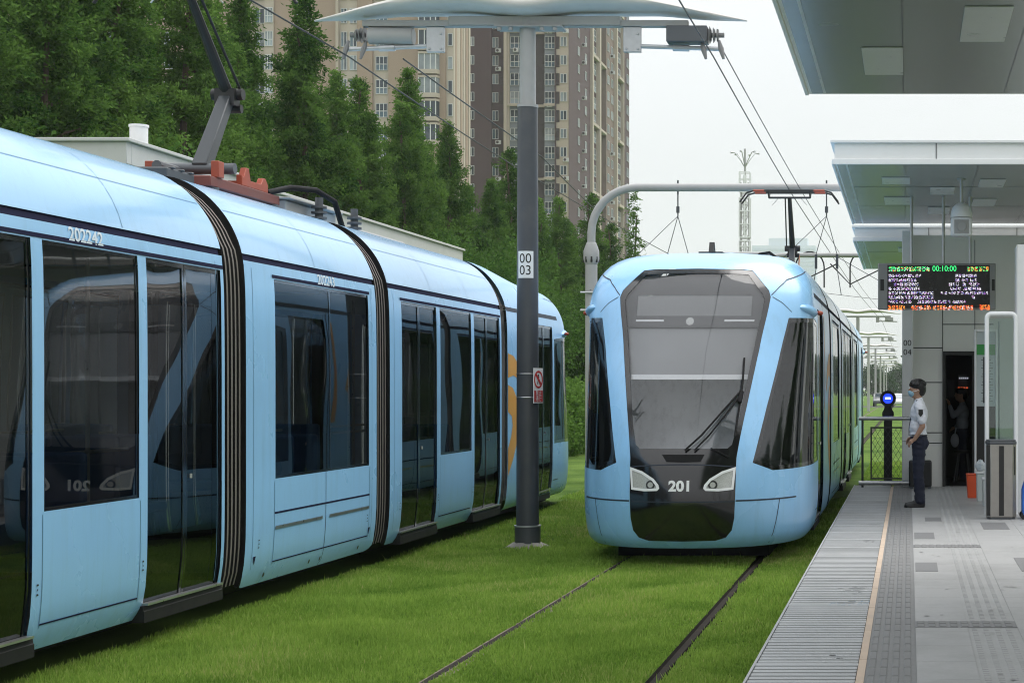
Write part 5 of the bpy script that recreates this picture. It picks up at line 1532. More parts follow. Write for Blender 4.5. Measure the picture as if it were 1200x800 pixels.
def build_trees():
    rr = random.Random(12)
    protoA = []
    for k, (h, r, nb, sp) in enumerate(((13.6, 2.1, 150, 1.), (14.3, 1.95, 155, 1.), (12.9, 2.15, 145, 1.), (12.2, 1.65, 125, 1.))):
        V, tn = redwood_mesh(h, r, 20 + k, nb, sp)
        protoA.append((fast_mesh('redwood_crown', V, quads(V), M['leafA'], tn), trunk(h * .97, .16, k, 10, 1.4).build('tmp', M['bark'])))
    meshes = []
    for cm, to in protoA:
        tm = to.data; bpy.data.objects.remove(to); meshes.append((cm, tm))
    y = 34.; i = 0
    lab = 'feathery dark green conifer in the dense row behind the left tram'
    while y < 108:
        cm, tm = meshes[rr.randrange(3)]
        sc = rr.uniform(.9, 1.06)
        if y > 74: sc *= rr.uniform(.72, .9)
        plant('redwood_tree', (-20 + rr.gauss(0, .5), y, 0), lab, 'tree', 'conifers in the dense row behind the left tram', cm, tm, None, rr.uniform(0, 6.28), sc)
        y += rr.uniform(1.7, 2.3); i += 1
    y = 34.
    while y < 72:
        cm, tm = meshes[rr.randrange(4)]
        plant('redwood_tree', (-23.6 + rr.gauss(0, .6), y, 0), lab, 'tree', 'conifers in the dense row behind the left tram', cm, tm, None, rr.uniform(0, 6.28), rr.uniform(.98, 1.14) if y < 52 else rr.uniform(.85, .98))
        y += rr.uniform(2.2, 3.2)
    cm, tm = meshes[3]
    for (px, Y, h, lb) in ((597, 84, 13.6, 'tall narrow conifer rising just left of the grey mast pole'), (693, 98, 13.0, 'slim conifer left of the curved grey mast, before the brown tower'), (716, 104, 11.9, 'slim conifer showing right of the curved mast post'), (668, 96, 10.2, 'lower conifer between the two grey masts')):
        plant('redwood_tree', ((px - 1065) * Y / 2000, Y, 0), lb, 'tree', None, cm, tm, None, rr.uniform(0, 6), h / 12.2)
    V, tn = redwood_mesh(13, 1.2, 77, 70, 1., .17, .03, 12)
    cm2 = fast_mesh('sparse_crown', V, quads(V), M['leafA'], tn)
    plant('redwood_tree', ((742 - 1065) * 95 / 2000, 95, 0), 'thin sparse dark conifer standing alone against the white sky', 'tree', None, cm2, tm, None, 1., .98)
    # broadleaf shrubs behind the low white roofs
    bm_ = []
    for k in range(3):
        V, tn = bush_mesh(1.7, 1.7, 2.3, 2.6, 40 + k, 700, 44, .095, .036, .17)
        o = trunk(3.2, .1, 50 + k, 6, 1.).build('tmp', M['bark']); tmm = o.data; bpy.data.objects.remove(o)
        bm_.append((fast_mesh('bush_crown', V, quads(V), M['leafB'], tn), tmm))
    for k, (x, Y, sc) in enumerate(((-17.0, 32.5, 1.3), (-16.3, 35.5, 1.36), (-15.9, 38.5, 1.25), (-17.3, 29.5, 1.26), (-15.6, 42.5, 1.15), (-14.9, 47.5, 1.1), (-14.5, 52.5, 1.15), (-15.6, 58, 1.35), (-16.2, 64, 1.5), (-17, 71, 1.6), (-15, 78, 1.3), (-14.5, 86, 1.3), (-13, 94, 1.2))):
        plant('broadleaf_tree', (x, Y, 0), 'lighter green broadleaf tree in front of the conifers, behind the low white buildings', 'tree', 'lighter broadleaf trees under the conifers', bm_[k % 3][0], bm_[k % 3][1], None, k * 1.3, sc)
    # hedge between the trams
    V, tn = bush_mesh(.9, 16, 1.15, 1.0, 60, 2600, 14, .13, .05, .12)
    h = link(fast_mesh('hedge', V, quads(V), M['leafC'], tn), 'hedge'); h.location = (-10.2, 52, 0)
    tag(h, 'bright yellow green clipped hedge seen between the two trams', 'hedge')
    # far trees at the end of the line
    V, tn = bush_mesh(3.2, 3.0, 3.4, 4.2, 71, 420, 14, .45, .16, .35)
    fm = fast_mesh('far_crown', V, quads(V), M['leafD'], tn)
    for k, (x, Y, sc) in enumerate(((3.5, 390, 1.25), (-2.0, 420, 1.0), (8.5, 400, 1.4), (14, 410, 1.3), (-9, 430, 1.0), (-17, 430, 1.1), (20, 420, 1.3), (-4.5, 330, .62), (1.2, 300, .7), (-26, 430, 1.2), (-36, 420, 1.2), (-45, 400, 1.3))):
        plant('far_tree', (x, Y, 0), 'hazy pale green tree at the far end of the line', 'tree', 'hazy trees at the far end of the line', fm, bm_[0][1], None, k * .9, sc)
    # unseen trees right of the station, added to darken the window reflections
    for k, (x, Y) in enumerate(((27, 4), (28, 11), (27, 19), (28.5, 27), (27, 36), (28, -5))):
        plant('broadleaf_tree', (x, Y, 0), 'unseen broadleaf tree right of the station, added to darken window reflections', 'tree', 'unseen trees added for the window reflections', bm_[k % 3][0], bm_[k % 3][1], None, k * 1.1, 2.1)

# ------------------------------------------------------------------ buildings
def build_low():
    for (x1, ya, yb, z, lab, vent) in ((-12.85, 27.8, 32.0, 6.0, 'low white roofed building with a stepped parapet behind the pantograph', True), (-12.85, 34.5, 48.2, 5.9, 'longer low white building with dark strip windows below its parapet', False)):
        t = empty('low_building', (x1, ya, 0), lab, 'building')
        W, Lb = 5.0, yb - ya
        mb = MB(); mb.box(-W, 0, 0, Lb, 0, z - .42); mb.build('wall', M['parapet'], t)
        mb = MB()
        mb.box(-W - .2, .2, -.2, -.02, z - .42, z - .06); mb.box(.02, .2, -.02, Lb + .2, z - .42, z - .06); mb.box(-W - .2, -W, -.02, Lb + .2, z - .42, z - .06); mb.box(-W, .02, Lb + .02, Lb + .2, z - .42, z - .06)
        mb.box(-W - .26, .26, -.26, .06, z - .059, z); mb.box(-.06, .26, .061, Lb + .26, z - .059, z); mb.box(-W - .26, -W + .06, .061, Lb + .26, z - .059, z)
        mb.box(-W, .0, .0, Lb, z - .40, z - .35)
        mb.build('parapet', M['parapet'], t, bevel=.01)
        if not vent:
            for k in range(7):
                y0 = .8 + k * 1.95
                mb = MB(); mb.box(.001, .03, y0, y0 + 1.7, z - 1.25, z - .55, 0); mb.box(.031, .035, y0 + .05, y0 + .82, z - 1.2, z - .6, 1); mb.box(.031, .035, y0 + .88, y0 + 1.65, z - 1.2, z - .6, 1)
                mb.build('window', [M['wframe'], M['wglass']], t)
        else:
            mb = MB(); mb.tube([(-.55, 1.9, z - .4), (-.55, 1.9, z + .5)], .15, 18); mb.tube([(-.55, 1.9, z + .49), (-.55, 1.9, z + .53)], .165, 18); mb.build('vent_pipe', M['white'], t)

def win_mesh(w, h, kind):
    """kind: 'casement' white frame with panes, 'balcony' glazed bay, 'dark' louvre recess"""
    mb = MB(); fr = .07
    if kind == 'dark':
        mb.box(-w / 2, w / 2, -.02, .02, 0, h, 0)
        for k in range(6): mb.box(-w / 2 + .05, w / 2 - .05, -.05, -.02, h * (k + .3) / 6, h * (k + .5) / 6, 1)
        return mb, [M['brownd'], M['brown']]
    cols = {'casement': 2, 'balcony': 3, 'narrow': 1}[kind]
    mb.box(-w / 2, w / 2, -.01, .03, 0, h, 1)
    mb.box(-w / 2, -w / 2 + fr, -.08, -.011, 0, h, 0); mb.box(w / 2 - fr, w / 2, -.08, -.011, 0, h, 0)
    mb.box(-w / 2 + fr, w / 2 - fr, -.08, -.011, 0, fr, 0); mb.box(-w / 2 + fr, w / 2 - fr, -.08, -.011, h - fr, h, 0)
    for c in range(1, cols): x = -w / 2 + w * c / cols; mb.box(x - .04, x + .04, -.075, -.012, fr, h - fr, 0)
    if kind == 'balcony': mb.box(-w / 2 + fr, w / 2 - fr, -.07, -.013, h * .42, h * .47, 0)
    if kind == 'balcony': mb.box(-w / 2 + fr, w / 2 - fr, -.012, -.0105, fr, h * .42, 2)
    if kind == 'casement': mb.box(-w / 2 + fr, -w * .06, -.013, -.0105, fr, h - fr, 2)
    return mb, [M['wframe'], M['wglass'], M['wglass2']]

def tower(loc, label, fh, nfl, vis, walls, cols, sidecols=()):
    """walls: list of (name, x0,x1,y0,y1,mat) slabs over the full height; cols: (x, y, w, h, sill, kind)"""
    t = empty('apartment_tower', loc, label, 'apartment tower')
    H = fh * nfl
    for (nm, x0, x1, y0, y1, m, z1) in walls:
        mb = MB(); mb.box(x0, x1, y0, y1, 0, H + z1); mb.build(nm, m, t)
    rest = {}
    for (x, y, w, h, sill, kind, rot) in cols:
        mb, ms = win_mesh(w, h, kind)
        o = mb.build('window', ms, t, smooth=False); proto = o
        first = True
        for f in range(nfl):
            z = f * fh + sill
            if vis[0] <= f < vis[1]:
                c = o if first else o.copy()
                if not first: COL.objects.link(c); c.parent = t
                first = False
                c.location = (x, y, z); c.rotation_euler = (0, 0, rot)
            else:
                key = tuple(m.name for m in ms)
                r_ = rest.setdefault(key, (MB(), ms))
                ca, sa = math.cos(rot), math.sin(rot)
                r_[0].v; base = len(r_[0].v)
                r_[0].v += [(x + p[0] * ca - p[1] * sa, y + p[0] * sa + p[1] * ca, z + p[2]) for p in mb.v]
                r_[0].f += [tuple(i + base for i in q) for q in mb.f]; r_[0].m += mb.m
    for key, (mb, ms) in rest.items():
        o = mb.build('upper_and_lower_windows', ms, t, smooth=False); o['kind'] = 'stuff'
    return t

def build_towers():
    # brown tower: front at y=267, px/m 7.49, side face running back along +y
    Y = 267.; s = 2000 / Y
    X = lambda px: (px - 1065) / s
    x0, x1 = X(546), X(667)
    fh = 2.87
    ox = x1
    L = lambda px: X(px) - ox
    walls = [('wall', L(546), L(575.5), 0, 14, M['brown'], 0), ('wall', L(575.5) + .01, L(591), .9, 14, M['brown'], 0),
             ('column', L(591), L(594.5), -.5, 14, M['tcream'], 1.2), ('column', L(594.6), L(597), -.1, 14, M['tcream'], 0), ('spandrel', L(597) + .01, L(612.2), .35, 14, M['spand'], 0), ('column', L(612.3), L(616), -.4, 14, M['tcream'], 1.2),
             ('wall', L(616) + .01, L(637.5), 1.5, 14, M['brownd'], 0), ('spandrel', L(637.5) + .01, L(650.4), .35, 14, M['spand'], 0), ('wall', L(650.5), L(651.8), -.3, 14, M['brown'], 0), ('wall', L(651.8) + .01, L(666.3), .0, 14, M['tcream'], 0),
             # side face, running back
             ('wall', L(666.3) + .01, 0, -.02, 17.5, M['brown'], 0), ('column', -3, .45, 17.51, 18.6, M['tcream'], 1.5), ('wall', -3, -.2, 18.61, 24, M['brown'], 0), ('column', -3, .5, 24.01, 25.2, M['tcream'], 1.5),
             ('spandrel', -3, -.6, 25.21, 31, M['spand'], 0), ('wall', -3, .3, 31.01, 38.5, M['sidetan'], 0), ('column', -3, .9, 38.51, 39.6, M['tcream'], 1.5), ('wall', -3, .5, 39.61, 44.5, M['brown'], 0), ('column', -3, 1.1, 44.51, 45.3, M['tcream'], 1), ('wall', -3, 1.2, 45.31, 50, M['brown'], 0)]
    q = R(90)
    cols = [(L(552.5), -.03, .9, 1.45, .9, 'casement', 0), (L(579), .87, .95, 1.6, .85, 'casement', 0), (L(587), .86, 1.0, 1.9, .55, 'dark', 0),
            (L(604.7), .28, 1.9, 1.95, .55, 'balcony', 0), (L(644), .28, 1.6, 1.95, .55, 'balcony', 0), (L(653.8), -.03, .5, 1.9, .5, 'dark', 0), (L(660.5), -.03, 1.0, 1.5, .85, 'casement', 0),
            (.03, 7.5, 1.4, 1.35, .9, 'casement', q), (.03, 13.5, 1.4, 1.35, .9, 'narrow', q), (-.17, 21.7, 3.8, 1.9, .5, 'balcony', q), (-.57, 28, 5.0, 1.9, .5, 'balcony', q), (.33, 32.8, 1.8, 1.5, .8, 'casement', q), (.33, 36.6, 1.8, 1.5, .8, 'casement', q), (.53, 42.2, 3.4, 1.8, .6, 'balcony', q), (1.23, 48, 2.4, 1.6, .7, 'casement', q)]
    # vertical strips keep about 100 windows as parts: those above the trees
    t = tower((ox, Y, 0), 'brown and cream high-rise apartment tower behind the mast with a receding right side', fh, 33, (14, 20), walls, cols)
    ra = random.Random(8)
    for f in range(10, 22):
        for (xx, yy, rr_) in ((L(583), .55, .35), (L(604.7), -.02, .25), (L(644), -.02, .25), (L(663.6), -.4, .35), (.35, 10.5, .4), (.75, 34.7, .5)):
            if ra.random() < rr_:
                m2 = MB(); m2.box(xx - .42, xx + .42, yy - .18, yy + .12, f * fh + .02, f * fh + .62, 0); m2.tube([(xx - .1, yy - .185, f * fh + .32), (xx - .1, yy - .20, f * fh + .32)], .22, 12, 1)
                m2.build('air_conditioner', [M['wframe'], M['brownd']], t, smooth=False)
    mb = MB()
    for f in range(0, 33, 4):
        z = f * fh + .15
        for b_ in ((L(594.5), L(612.2), -.3, .2, z, z + .38), (L(616), L(637.5), .9, 1.45, z, z + .38), (L(637.5), L(650.4), -.3, .2, z, z + .38), (-.19, .42, 18.7, 24, z, z + .5), (-.55, .45, 25.2, 31, z, z + .4), (.55, 1.25, 39.7, 44.5, z, z + .5)):
            mb = MB(); mb.box(*b_); mb.build('cornice_band', M['tcream'], t)
    # tan tower
    Y = 215.; s = 2000 / Y; fh = 2.96
    ox = X2 = (531 - 1065) / s
    L = lambda px: (px - 1065) / s - ox
    walls = [('wall', L(-40), L(294), 0, 12, M['tan'], 0), ('column', L(294) + .01, L(296.5), -.3, 12, M['tcream'], .8), ('wall', L(296.5) + .01, L(310), .5, 12, M['tcream'], 0), ('column', L(310) + .01, L(321), -.1, 12, M['tcream'], 0.3),
             ('wall', L(321) + .01, L(346), .1, 12, M['tan'], 0), ('column', L(346) + .01, L(365), .4, 12, M['tcream'], .3), ('wall', L(365) + .01, L(394), .0, 12, M['tan'], 0), ('column', L(394) + .01, L(397), -.3, 12, M['tcream'], .8), ('wall', L(397) + .01, L(418), .4, 12, M['tcream'], 0),
             ('wall', L(418) + .01, L(436), .1, 12, M['tan'], 0), ('column', L(436) + .01, L(455), .5, 12, M['tcream'], 0), ('wall', L(455) + .01, L(522), .0, 12, M['tan'], 0), ('column', L(522) + .01, L(531), .3, 8, M['tcream'], 0)]
    for k in range(6):
        walls.append(('rib', -.4, .03 + .02 * k, 1.0 + k * 1.25, 1.75 + k * 1.25, M['tcream'] if k % 2 else M['tan'], .6))
    walls.append(('wall', -.5, -.12, .31, 8.4, M['tan'], 0))
    cols = [(L(291), -.03, 1.1, 1.6, .8, 'casement', 0), (L(303), .47, 1.2, 1.9, .6, 'casement', 0), (L(315.5), -.13, 1.0, 1.9, .6, 'balcony', 0), (L(352), .37, 1.1, 1.8, .6, 'casement', 0), (L(361), .37, .6, 1.9, .5, 'narrow', 0), (L(402), .37, .8, 1.9, .6, 'casement', 0), (L(413), .37, .9, 1.9, .6, 'casement', 0),
            (L(446), .47, 1.5, 1.8, .6, 'balcony', 0), (L(527), .27, .6, 1.6, .7, 'narrow', 0), (L(130), -.03, 1.6, 1.7, .7, 'balcony', 0), (L(200), -.03, 1.6, 1.7, .7, 'balcony', 0), (L(250), -.03, 1.3, 1.7, .7, 'casement', 0)]
    t = tower((ox, Y, 0), 'tan high-rise apartment tower behind the conifers at the upper left', fh, 32, (11, 18), walls, cols)
    for f in range(32):
        z = f * fh
        if 11 <= f < 18:
            mb = MB(); mb.prism([(L(492), -.9), (L(513.5), -.9), (L(515.5), -.001), (L(490), -.001)], 'z', z + .0, z + .55, 0); mb.prism([(L(492), -.9), (L(513.5), -.9), (L(515.5), -.001), (L(490), -.001)], 'z', z + 2.5, z + 2.75, 0)
            mb.prism([(L(492.5), -.8), (L(513), -.8), (L(515), -.002), (L(490.5), -.002)], 'z', z + .551, z + 2.499, 1)
            for px in (492.6, 499.5, 506.5, 512.6): mb.box(L(px) - .06, L(px) + .06, -.86, -.801, z + .551, z + 2.499, 2)
            mb.build('bay_window', [M['tcream'], M['wglass'], M['wframe']], t)
    # far tower, part of its haze painted into wall and window colours
    t = empty('haze_tinted_tower', (-161, 2200, 0), 'ghostly pale office tower behind the right pantograph, haze put into its colour', 'tower')
    mb = MB(); mb.box(-41, 41, 0, 40, 0, 186); mb.box(-20, 30, 5, 35, 186, 196); mb.build('shaft', M['haze_tint'], t)
    mb = MB()
    for k in range(34): mb.box(-40, 40, -.6, -.01, 8 + k * 5.2, 10.8 + k * 5.2)
    mb.build('window_band', M['haze_tint2'], t)
    # communication tower
    t = empty('antenna_tower', (-19.2, 200, 0), 'pale lattice communication tower with antenna boxes and curved lamp arms', 'antenna tower')
    mb = MB()
    for a in range(4):
        c, s_ = (1, 1, -1, -1)[a], (1, -1, -1, 1)[a]
        mb.tube([(c * .75, s_ * .75, 0), (c * .42, s_ * .42, 26)], .07, 6)
    for k in range(20):
        z = 1.3 * k; w = .75 - .33 * z / 26; w2 = .75 - .33 * (z + 1.3) / 26
        for (p, q_) in (((-1, -1), (1, -1)), ((1, -1), (1, 1)), ((1, 1), (-1, 1)), ((-1, 1), (-1, -1))):
            mb.tube([(p[0] * w, p[1] * w, z), (q_[0] * w2, q_[1] * w2, z + 1.3)], .035, 4); mb.tube([(p[0] * w, p[1] * w, z), (q_[0] * w, q_[1] * w, z)], .03, 4)
    mb.tube([(0, 0, 25), (0, 0, 30)], .12, 8); mb.build('lattice', M['polegr'], t)
    for z0, z1 in ((17.2, 19.2), (19.6, 24.2), (24.9, 27.2)):
        mb = MB()
        for k in range(3):
            x = -.62 + k * .62; mb.box(x - .05, x + .05, -.66, -.6, z0, z1); mb.box(x - .05, x + .05, .6, .66, z0, z1); mb.box(-.66, -.6, x - .05, x + .05, z0, z1); mb.box(.6, .66, x - .05, x + .05, z0, z1)
        for z in np.linspace(z0, z1, 4):
            mb.box(-.66, .66, -.68, -.661, z - .06, z + .06); mb.box(-.66, .66, .661, .68, z - .06, z + .06)
        mb.box(-.2, .2, -.2, .2, z0 + .3, z1 - .3)
        mb.build('antenna_box', M['canw'], t)
    mb = MB()
    for a in range(6):
        c, s_ = math.cos(a * 1.05 + .3), math.sin(a * 1.05 + .3)
        mb.tube([(0, 0, 27.8), (.5 * c, .5 * s_, 28.6), (1.2 * c, 1.2 * s_, 29.5), (1.7 * c, 1.7 * s_, 29.5)], [.06, .05, .05, .14], 6)
    mb.build('lamp_arm', M['steel'], t)
    # crossing road with two cars, far down the line
    mb = MB(); mb.add([(-60, 176, .006), (60, 176, .006), (60, 190, .006), (-60, 190, .006)], [(0, 1, 2, 3)])
    o = mb.build('road', mat('asphalt', (.055, .055, .057), .9, bump=.2), smooth=False); tag(o, 'grey road crossing the tramway far away', 'road', kind='structure')
    for (x, Yc, m, lab) in ((-.9, 178.5, 'carw', 'small white car far down the line beside the signal'), (-3.0, 186, 'carg', 'small dark grey car far down the line')):
        c = empty('parked_car', (x, Yc, .01), lab, 'car')
        w = .86
        prof = [(-2.1, .32), (-2.15, .62), (-1.9, .82), (-1.05, .92), (-.45, 1.38), (.75, 1.42), (1.5, .98), (2.05, .92), (2.1, .35)]
        mb = MB(); mb.prism(prof, 'x', -w, w); b = mb.build('body', M[m], c, bevel=.08)
        mb = MB(); mb.add([(-.68, -1.03, .95), (.68, -1.03, .95), (.60, -.5, 1.35), (-.60, -.5, 1.35)], [(0, 1, 2, 3)]); mb.v = [(a, b_ - .03, c_ + .015) for a, b_, c_ in mb.v]; mb.build('windscreen', M['wglass'], c)
        for sx in (-1, 1):
            mb = MB(); mb.box(sx * .62 - .15, sx * .62 + .15, -2.17, -2.10, .62, .76); mb.build('headlight', M['whitem'], c)
            for yy in (-1.35, 1.3):
                mb = MB(); x0, x1 = sorted((sx * .70, sx * .88)); mb.tube([(x0, yy, .31), (x1, yy, .31)], .31, 18); mb.build('wheel', M['rubber'], c)

# ------------------------------------------------------------------ people
def fuse(name, parts, m, parent, voxel=.011, smooth=3, fold=0.):
    mb = MB()
    for p in parts:
        if p[0] == 'e': mb.ell(p[1], p[2], 18, 12)
        else:
            a, b, r0, r1 = p[1:]
            a, b = Vector(a), Vector(b); d = (b - a)
            n = 5
            pts = [a + d * k / n for k in range(n + 1)]; mb.tube(pts, [r0 + (r1 - r0) * k / n for k in range(n + 1)], 14)
            mb.ell(a, (r0,) * 3, 14, 8); mb.ell(b, (r1,) * 3, 14, 8)
    o = mb.build('tmp', M['skin'], smooth=False)
    md = o.modifiers.new('r', 'REMESH'); md.mode = 'VOXEL'; md.voxel_size = voxel
    if smooth:
        ms = o.modifiers.new('s', 'SMOOTH'); ms.iterations = smooth; ms.factor = .5
    dg = bpy.context.evaluated_depsgraph_get(); dg.update()
    me = bpy.data.meshes.new_from_object(o.evaluated_get(dg))
    bpy.data.objects.remove(o)
    me.materials.clear(); me.materials.append(m)
    if fold:
        from mathutils import noise
        for v in me.vertices:
            c = v.co; k = noise.noise(Vector((c.x * 9, c.y * 9, c.z * 16))) + .6 * noise.noise(Vector((c.x * 22 + 5, c.y * 22, c.z * 30)))
            v.co = c + v.normal * fold * k
    me.polygons.foreach_set('use_smooth', [True] * len(me.polygons)); me.name = name
    o = bpy.data.objects.new(name, me); COL.objects.link(o); o.parent = parent
    return o

def hand(w, dirv, down, r=.0085):
    """fingers from the wrist w along dirv, curling towards down"""
    w = Vector(w); d = Vector(dirv).normalized(); c = Vector(down).normalized(); s = d.cross(c).normalized()
    out = [('c', w, w + d * .05, .024, .026), ('e', w + d * .06, (.03, .03, .03))]
    for i, (o, l) in enumerate(((-.03, .062), (-.01, .072), (.01, .068), (.03, .055))):
        a = w + d * .08 + s * o; b = a + d * l * .45 + c * l * .25; e = b + d * l * .15 + c * l * .5
        out += [('c', a - d * .02, b, r + .001, r), ('c', b, e, r, r * .9)]
    a = w + d * .035 - s * .03; b = a + d * .03 - s * .02 + c * .012; out += [('c', a, b, r + .002, r), ('c', b, b + d * .028 + c * .014, r, r * .9)]
    return out

def build_people():
    t = empty('person', (.135, 23.3, PZ), 'man in white short sleeved uniform shirt and mask standing side on at the platform end', 'person')
    S = 1.0
    body = [('e', (-.03, 0, 1.605), (.098, .076, .112)), ('e', (-.06, 0, 1.545), (.066, .06, .058)), ('e', (-.128, 0, 1.59), (.018, .014, .026)), ('e', (-.11, 0, 1.625), (.02, .05, .02)),
            ('e', (-.005, -.076, 1.595), (.02, .012, .032)), ('e', (-.005, .076, 1.595), (.02, .012, .032)),
            ('c', (.01, 0, 1.38), (-.015, 0, 1.53), .06, .052), ('c', (0, -.16, 1.39), (0, .16, 1.39), .055, .055), ('e', (0, 0, 1.27), (.10, .16, .17)), ('e', (0, 0, 1.05), (.09, .14, .16)), ('e', (0, 0, .93), (.1, .15, .1)),
            ('c', (.01, -.205, 1.38), (.05, -.235, 1.11), .05, .04), ('c', (.05, -.235, 1.11), (-.055, -.215, .935), .039, .028),
            ('c', (.01, .205, 1.38), (.05, .235, 1.11), .05, .04), ('c', (.05, .235, 1.11), (-.08, .17, .95), .039, .028)]
    for sy in (-1, 1):
        body += [('c', (.0, sy * .085, .9), (-.005, sy * .09, .48), .075, .052), ('c', (-.005, sy * .09, .48), (.02, sy * .09, .09), .05, .038), ('c', (.03, sy * .09, .045), (-.14, sy * .095, .035), .035, .028)]
    body += hand((-.055, -.215, .935), (-.8, .05, -.55), (.3, .6, -.7)) + hand((-.08, .17, .95), (-.8, -.4, -.4), (.2, -.6, -.6))
    fuse('body', body, M['skin'], t, .008, 2)
    fuse('shirt', [('e', (0.005, 0, 1.27), (.122, .185, .175)), ('e', (-.01, 0, 1.09), (.118, .168, .17)), ('e', (-.005, 0, 1.0), (.122, .168, .07)), ('c', (.0, -.165, 1.385), (0, .165, 1.385), .068, .068), ('c', (.012, 0, 1.40), (.0, 0, 1.455), .075, .064),
                   ('c', (.01, -.20, 1.37), (.04, -.232, 1.19), .068, .068), ('c', (.01, .20, 1.37), (.04, .232, 1.19), .068, .068), ('e', (-.05, 0, 1.045), (.085, .13, .07))], M['shirt'], t, .010, 2, .009)
    tr = [('e', (0, 0, .95), (.118, .165, .07)), ('e', (.02, 0, .87), (.125, .165, .10))]
    for sy in (-1, 1): tr += [('c', (.005, sy * .085, .88), (-.005, sy * .092, .48), .098, .075), ('c', (-.005, sy * .092, .48), (.018, sy * .092, .09), .074, .072)]
    fuse('trousers', tr, M['navyc'], t, .010, 2, .010)
    for sy in (-1, 1):
        fuse('shoe', [('c', (.045, sy * .092, .045), (-.05, sy * .094, .05), .046, .046), ('c', (-.05, sy * .094, .04), (-.165, sy * .10, .03), .044, .03), ('e', (-.06, sy * .094, .012), (.15, .05, .014))], M['ink'], t, .009, 2)
    fuse('belt', [('e', (-.002, 0, .985), (.127, .174, .022))], M['ink'], t, .008, 1)
    fuse('hair', [('e', (-.012, 0, 1.655), (.112, .09, .085)), ('e', (.035, 0, 1.61), (.068, .084, .10)), ('e', (-.075, 0, 1.69), (.045, .07, .04)), ('e', (.02, -.066, 1.64), (.055, .026, .06)), ('e', (.02, .066, 1.64), (.055, .026, .06)), ('e', (-.03, 0, 1.72), (.08, .07, .03))] + [('e', (-.01 + .105 * math.cos(a) * math.cos(b), .09 * math.sin(a) * math.cos(b), 1.655 + .085 * math.sin(b)), (.022, .02, .018)) for a, b in [(random.uniform(-2.0, 2.0) if random.random() < .6 else random.uniform(-3.1, 3.1), random.uniform(.15, 1.4)) for _ in range(70)]], M['hair'], t, .008, 0)
    fuse('face_mask', [('e', (-.083, 0, 1.552), (.06, .066, .055)), ('e', (-.115, 0, 1.565), (.032, .035, .04))], M['maskb'], t, .007, 2)
    mb = MB()
    for sy in (-1, 1):
        mb.tube([(-.09, sy * .068, 1.575), (-.04, sy * .084, 1.585), (0, sy * .088, 1.6)], .003, 5); mb.tube([(-.11, sy * .035, 1.627), (-.132, sy * .03, 1.627)], .009, 6)
    mb.build('mask_strap', M['whitem'], t)
    mb = MB(); mb.prism([(-.005, 1.335), (.055, 1.335), (.058, 1.28), (.025, 1.235), (-.005, 1.275)], 'y', -.303, -.285); mb.build('sleeve_badge', M['ink'], t, bevel=.004)
    mb = MB(); mb.tube([(-.02, -.055, 1.47), (-.09, -.05, 1.33), (-.13, -.02, 1.1), (-.132, 0, 1.06)], .005, 6); mb.box(-.137, -.128, -.03, .03, .98, 1.065); mb.build('lanyard', M['navy'], t)

    t = empty('person', (.93, 29.75, PZ), 'person in a grey shirt inside the dark kiosk doorway, one arm raised', 'person')
    k = .94
    def q(parts):
        out = []
        for p in parts:
            if p[0] == 'e': out.append(('e', tuple(c * k for c in p[1]), tuple(c * k for c in p[2])))
            else: out.append(('c', tuple(c * k for c in p[1]), tuple(c * k for c in p[2]), p[3] * k, p[4] * k))
        return out
    b2 = [p for p in body[:11]] + [('c', (.01, -.205, 1.38), (-.17, -.22, 1.22), .05, .04), ('c', (-.17, -.22, 1.22), (-.24, -.16, 1.42), .039, .028), ('c', (.01, .205, 1.38), (.0, .24, 1.11), .05, .04), ('c', (.0, .24, 1.11), (-.12, .2, 1.0), .039, .028)]
    for sy in (-1, 1):
        b2 += [('c', (.0, sy * .085, .9), (-.005, sy * .09, .48), .075, .052), ('c', (-.005, sy * .09, .48), (.02, sy * .09, .09), .05, .038), ('c', (.03, sy * .09, .045), (-.14, sy * .095, .035), .035, .028)]
    b2 += hand((-.24, -.16, 1.42), (-.2, .3, .8), (-.6, .4, 0)) + hand((-.12, .2, 1.0), (-.8, -.2, -.3), (0, -.3, -.8))
    fuse('body', q(b2), M['skin'], t, .009, 2)
    fuse('shirt', q([('e', (0.005, 0, 1.27), (.122, .185, .175)), ('e', (.0, 0, 1.08), (.12, .17, .2)), ('c', (.0, -.165, 1.385), (0, .165, 1.385), .066, .066), ('c', (.012, 0, 1.40), (.0, 0, 1.45), .07, .06),
                     ('c', (.01, -.20, 1.37), (-.17, -.22, 1.22), .066, .054), ('c', (-.17, -.22, 1.22), (-.23, -.17, 1.39), .053, .04), ('c', (.01, .2, 1.37), (.0, .24, 1.11), .066, .054), ('c', (.0, .24, 1.11), (-.11, .2, 1.01), .053, .04)]), M['shirt2'], t, .012, 2)
    fuse('trousers', q(tr), M['navyc'], t, .012, 2)
    fuse('hair', q([('e', (-.012, 0, 1.655), (.11, .09, .085)), ('e', (.035, 0, 1.61), (.07, .084, .10)), ('e', (-.085, 0, 1.695), (.05, .075, .04))]), M['hair'], t, .009, 1)
    for sy in (-1, 1): fuse('shoe', q([('c', (.045, sy * .092, .045), (-.05, sy * .094, .05), .046, .046), ('c', (-.05, sy * .094, .04), (-.165, sy * .10, .03), .044, .03)]), M['ink'], t, .01, 2)
    mb = MB(); mb.ell((0, 0, 0), (.075, .05, .12), 16, 12); mb.tube([(0, 0, .1), (.02, 0, .22)], .012, 8)
    o = mb.build('carrier_bag', M['bag']); o.location = (.80, 29.62, PZ + .72); tag(o, 'pale carrier bag hanging beside the person in the doorway', 'bag')

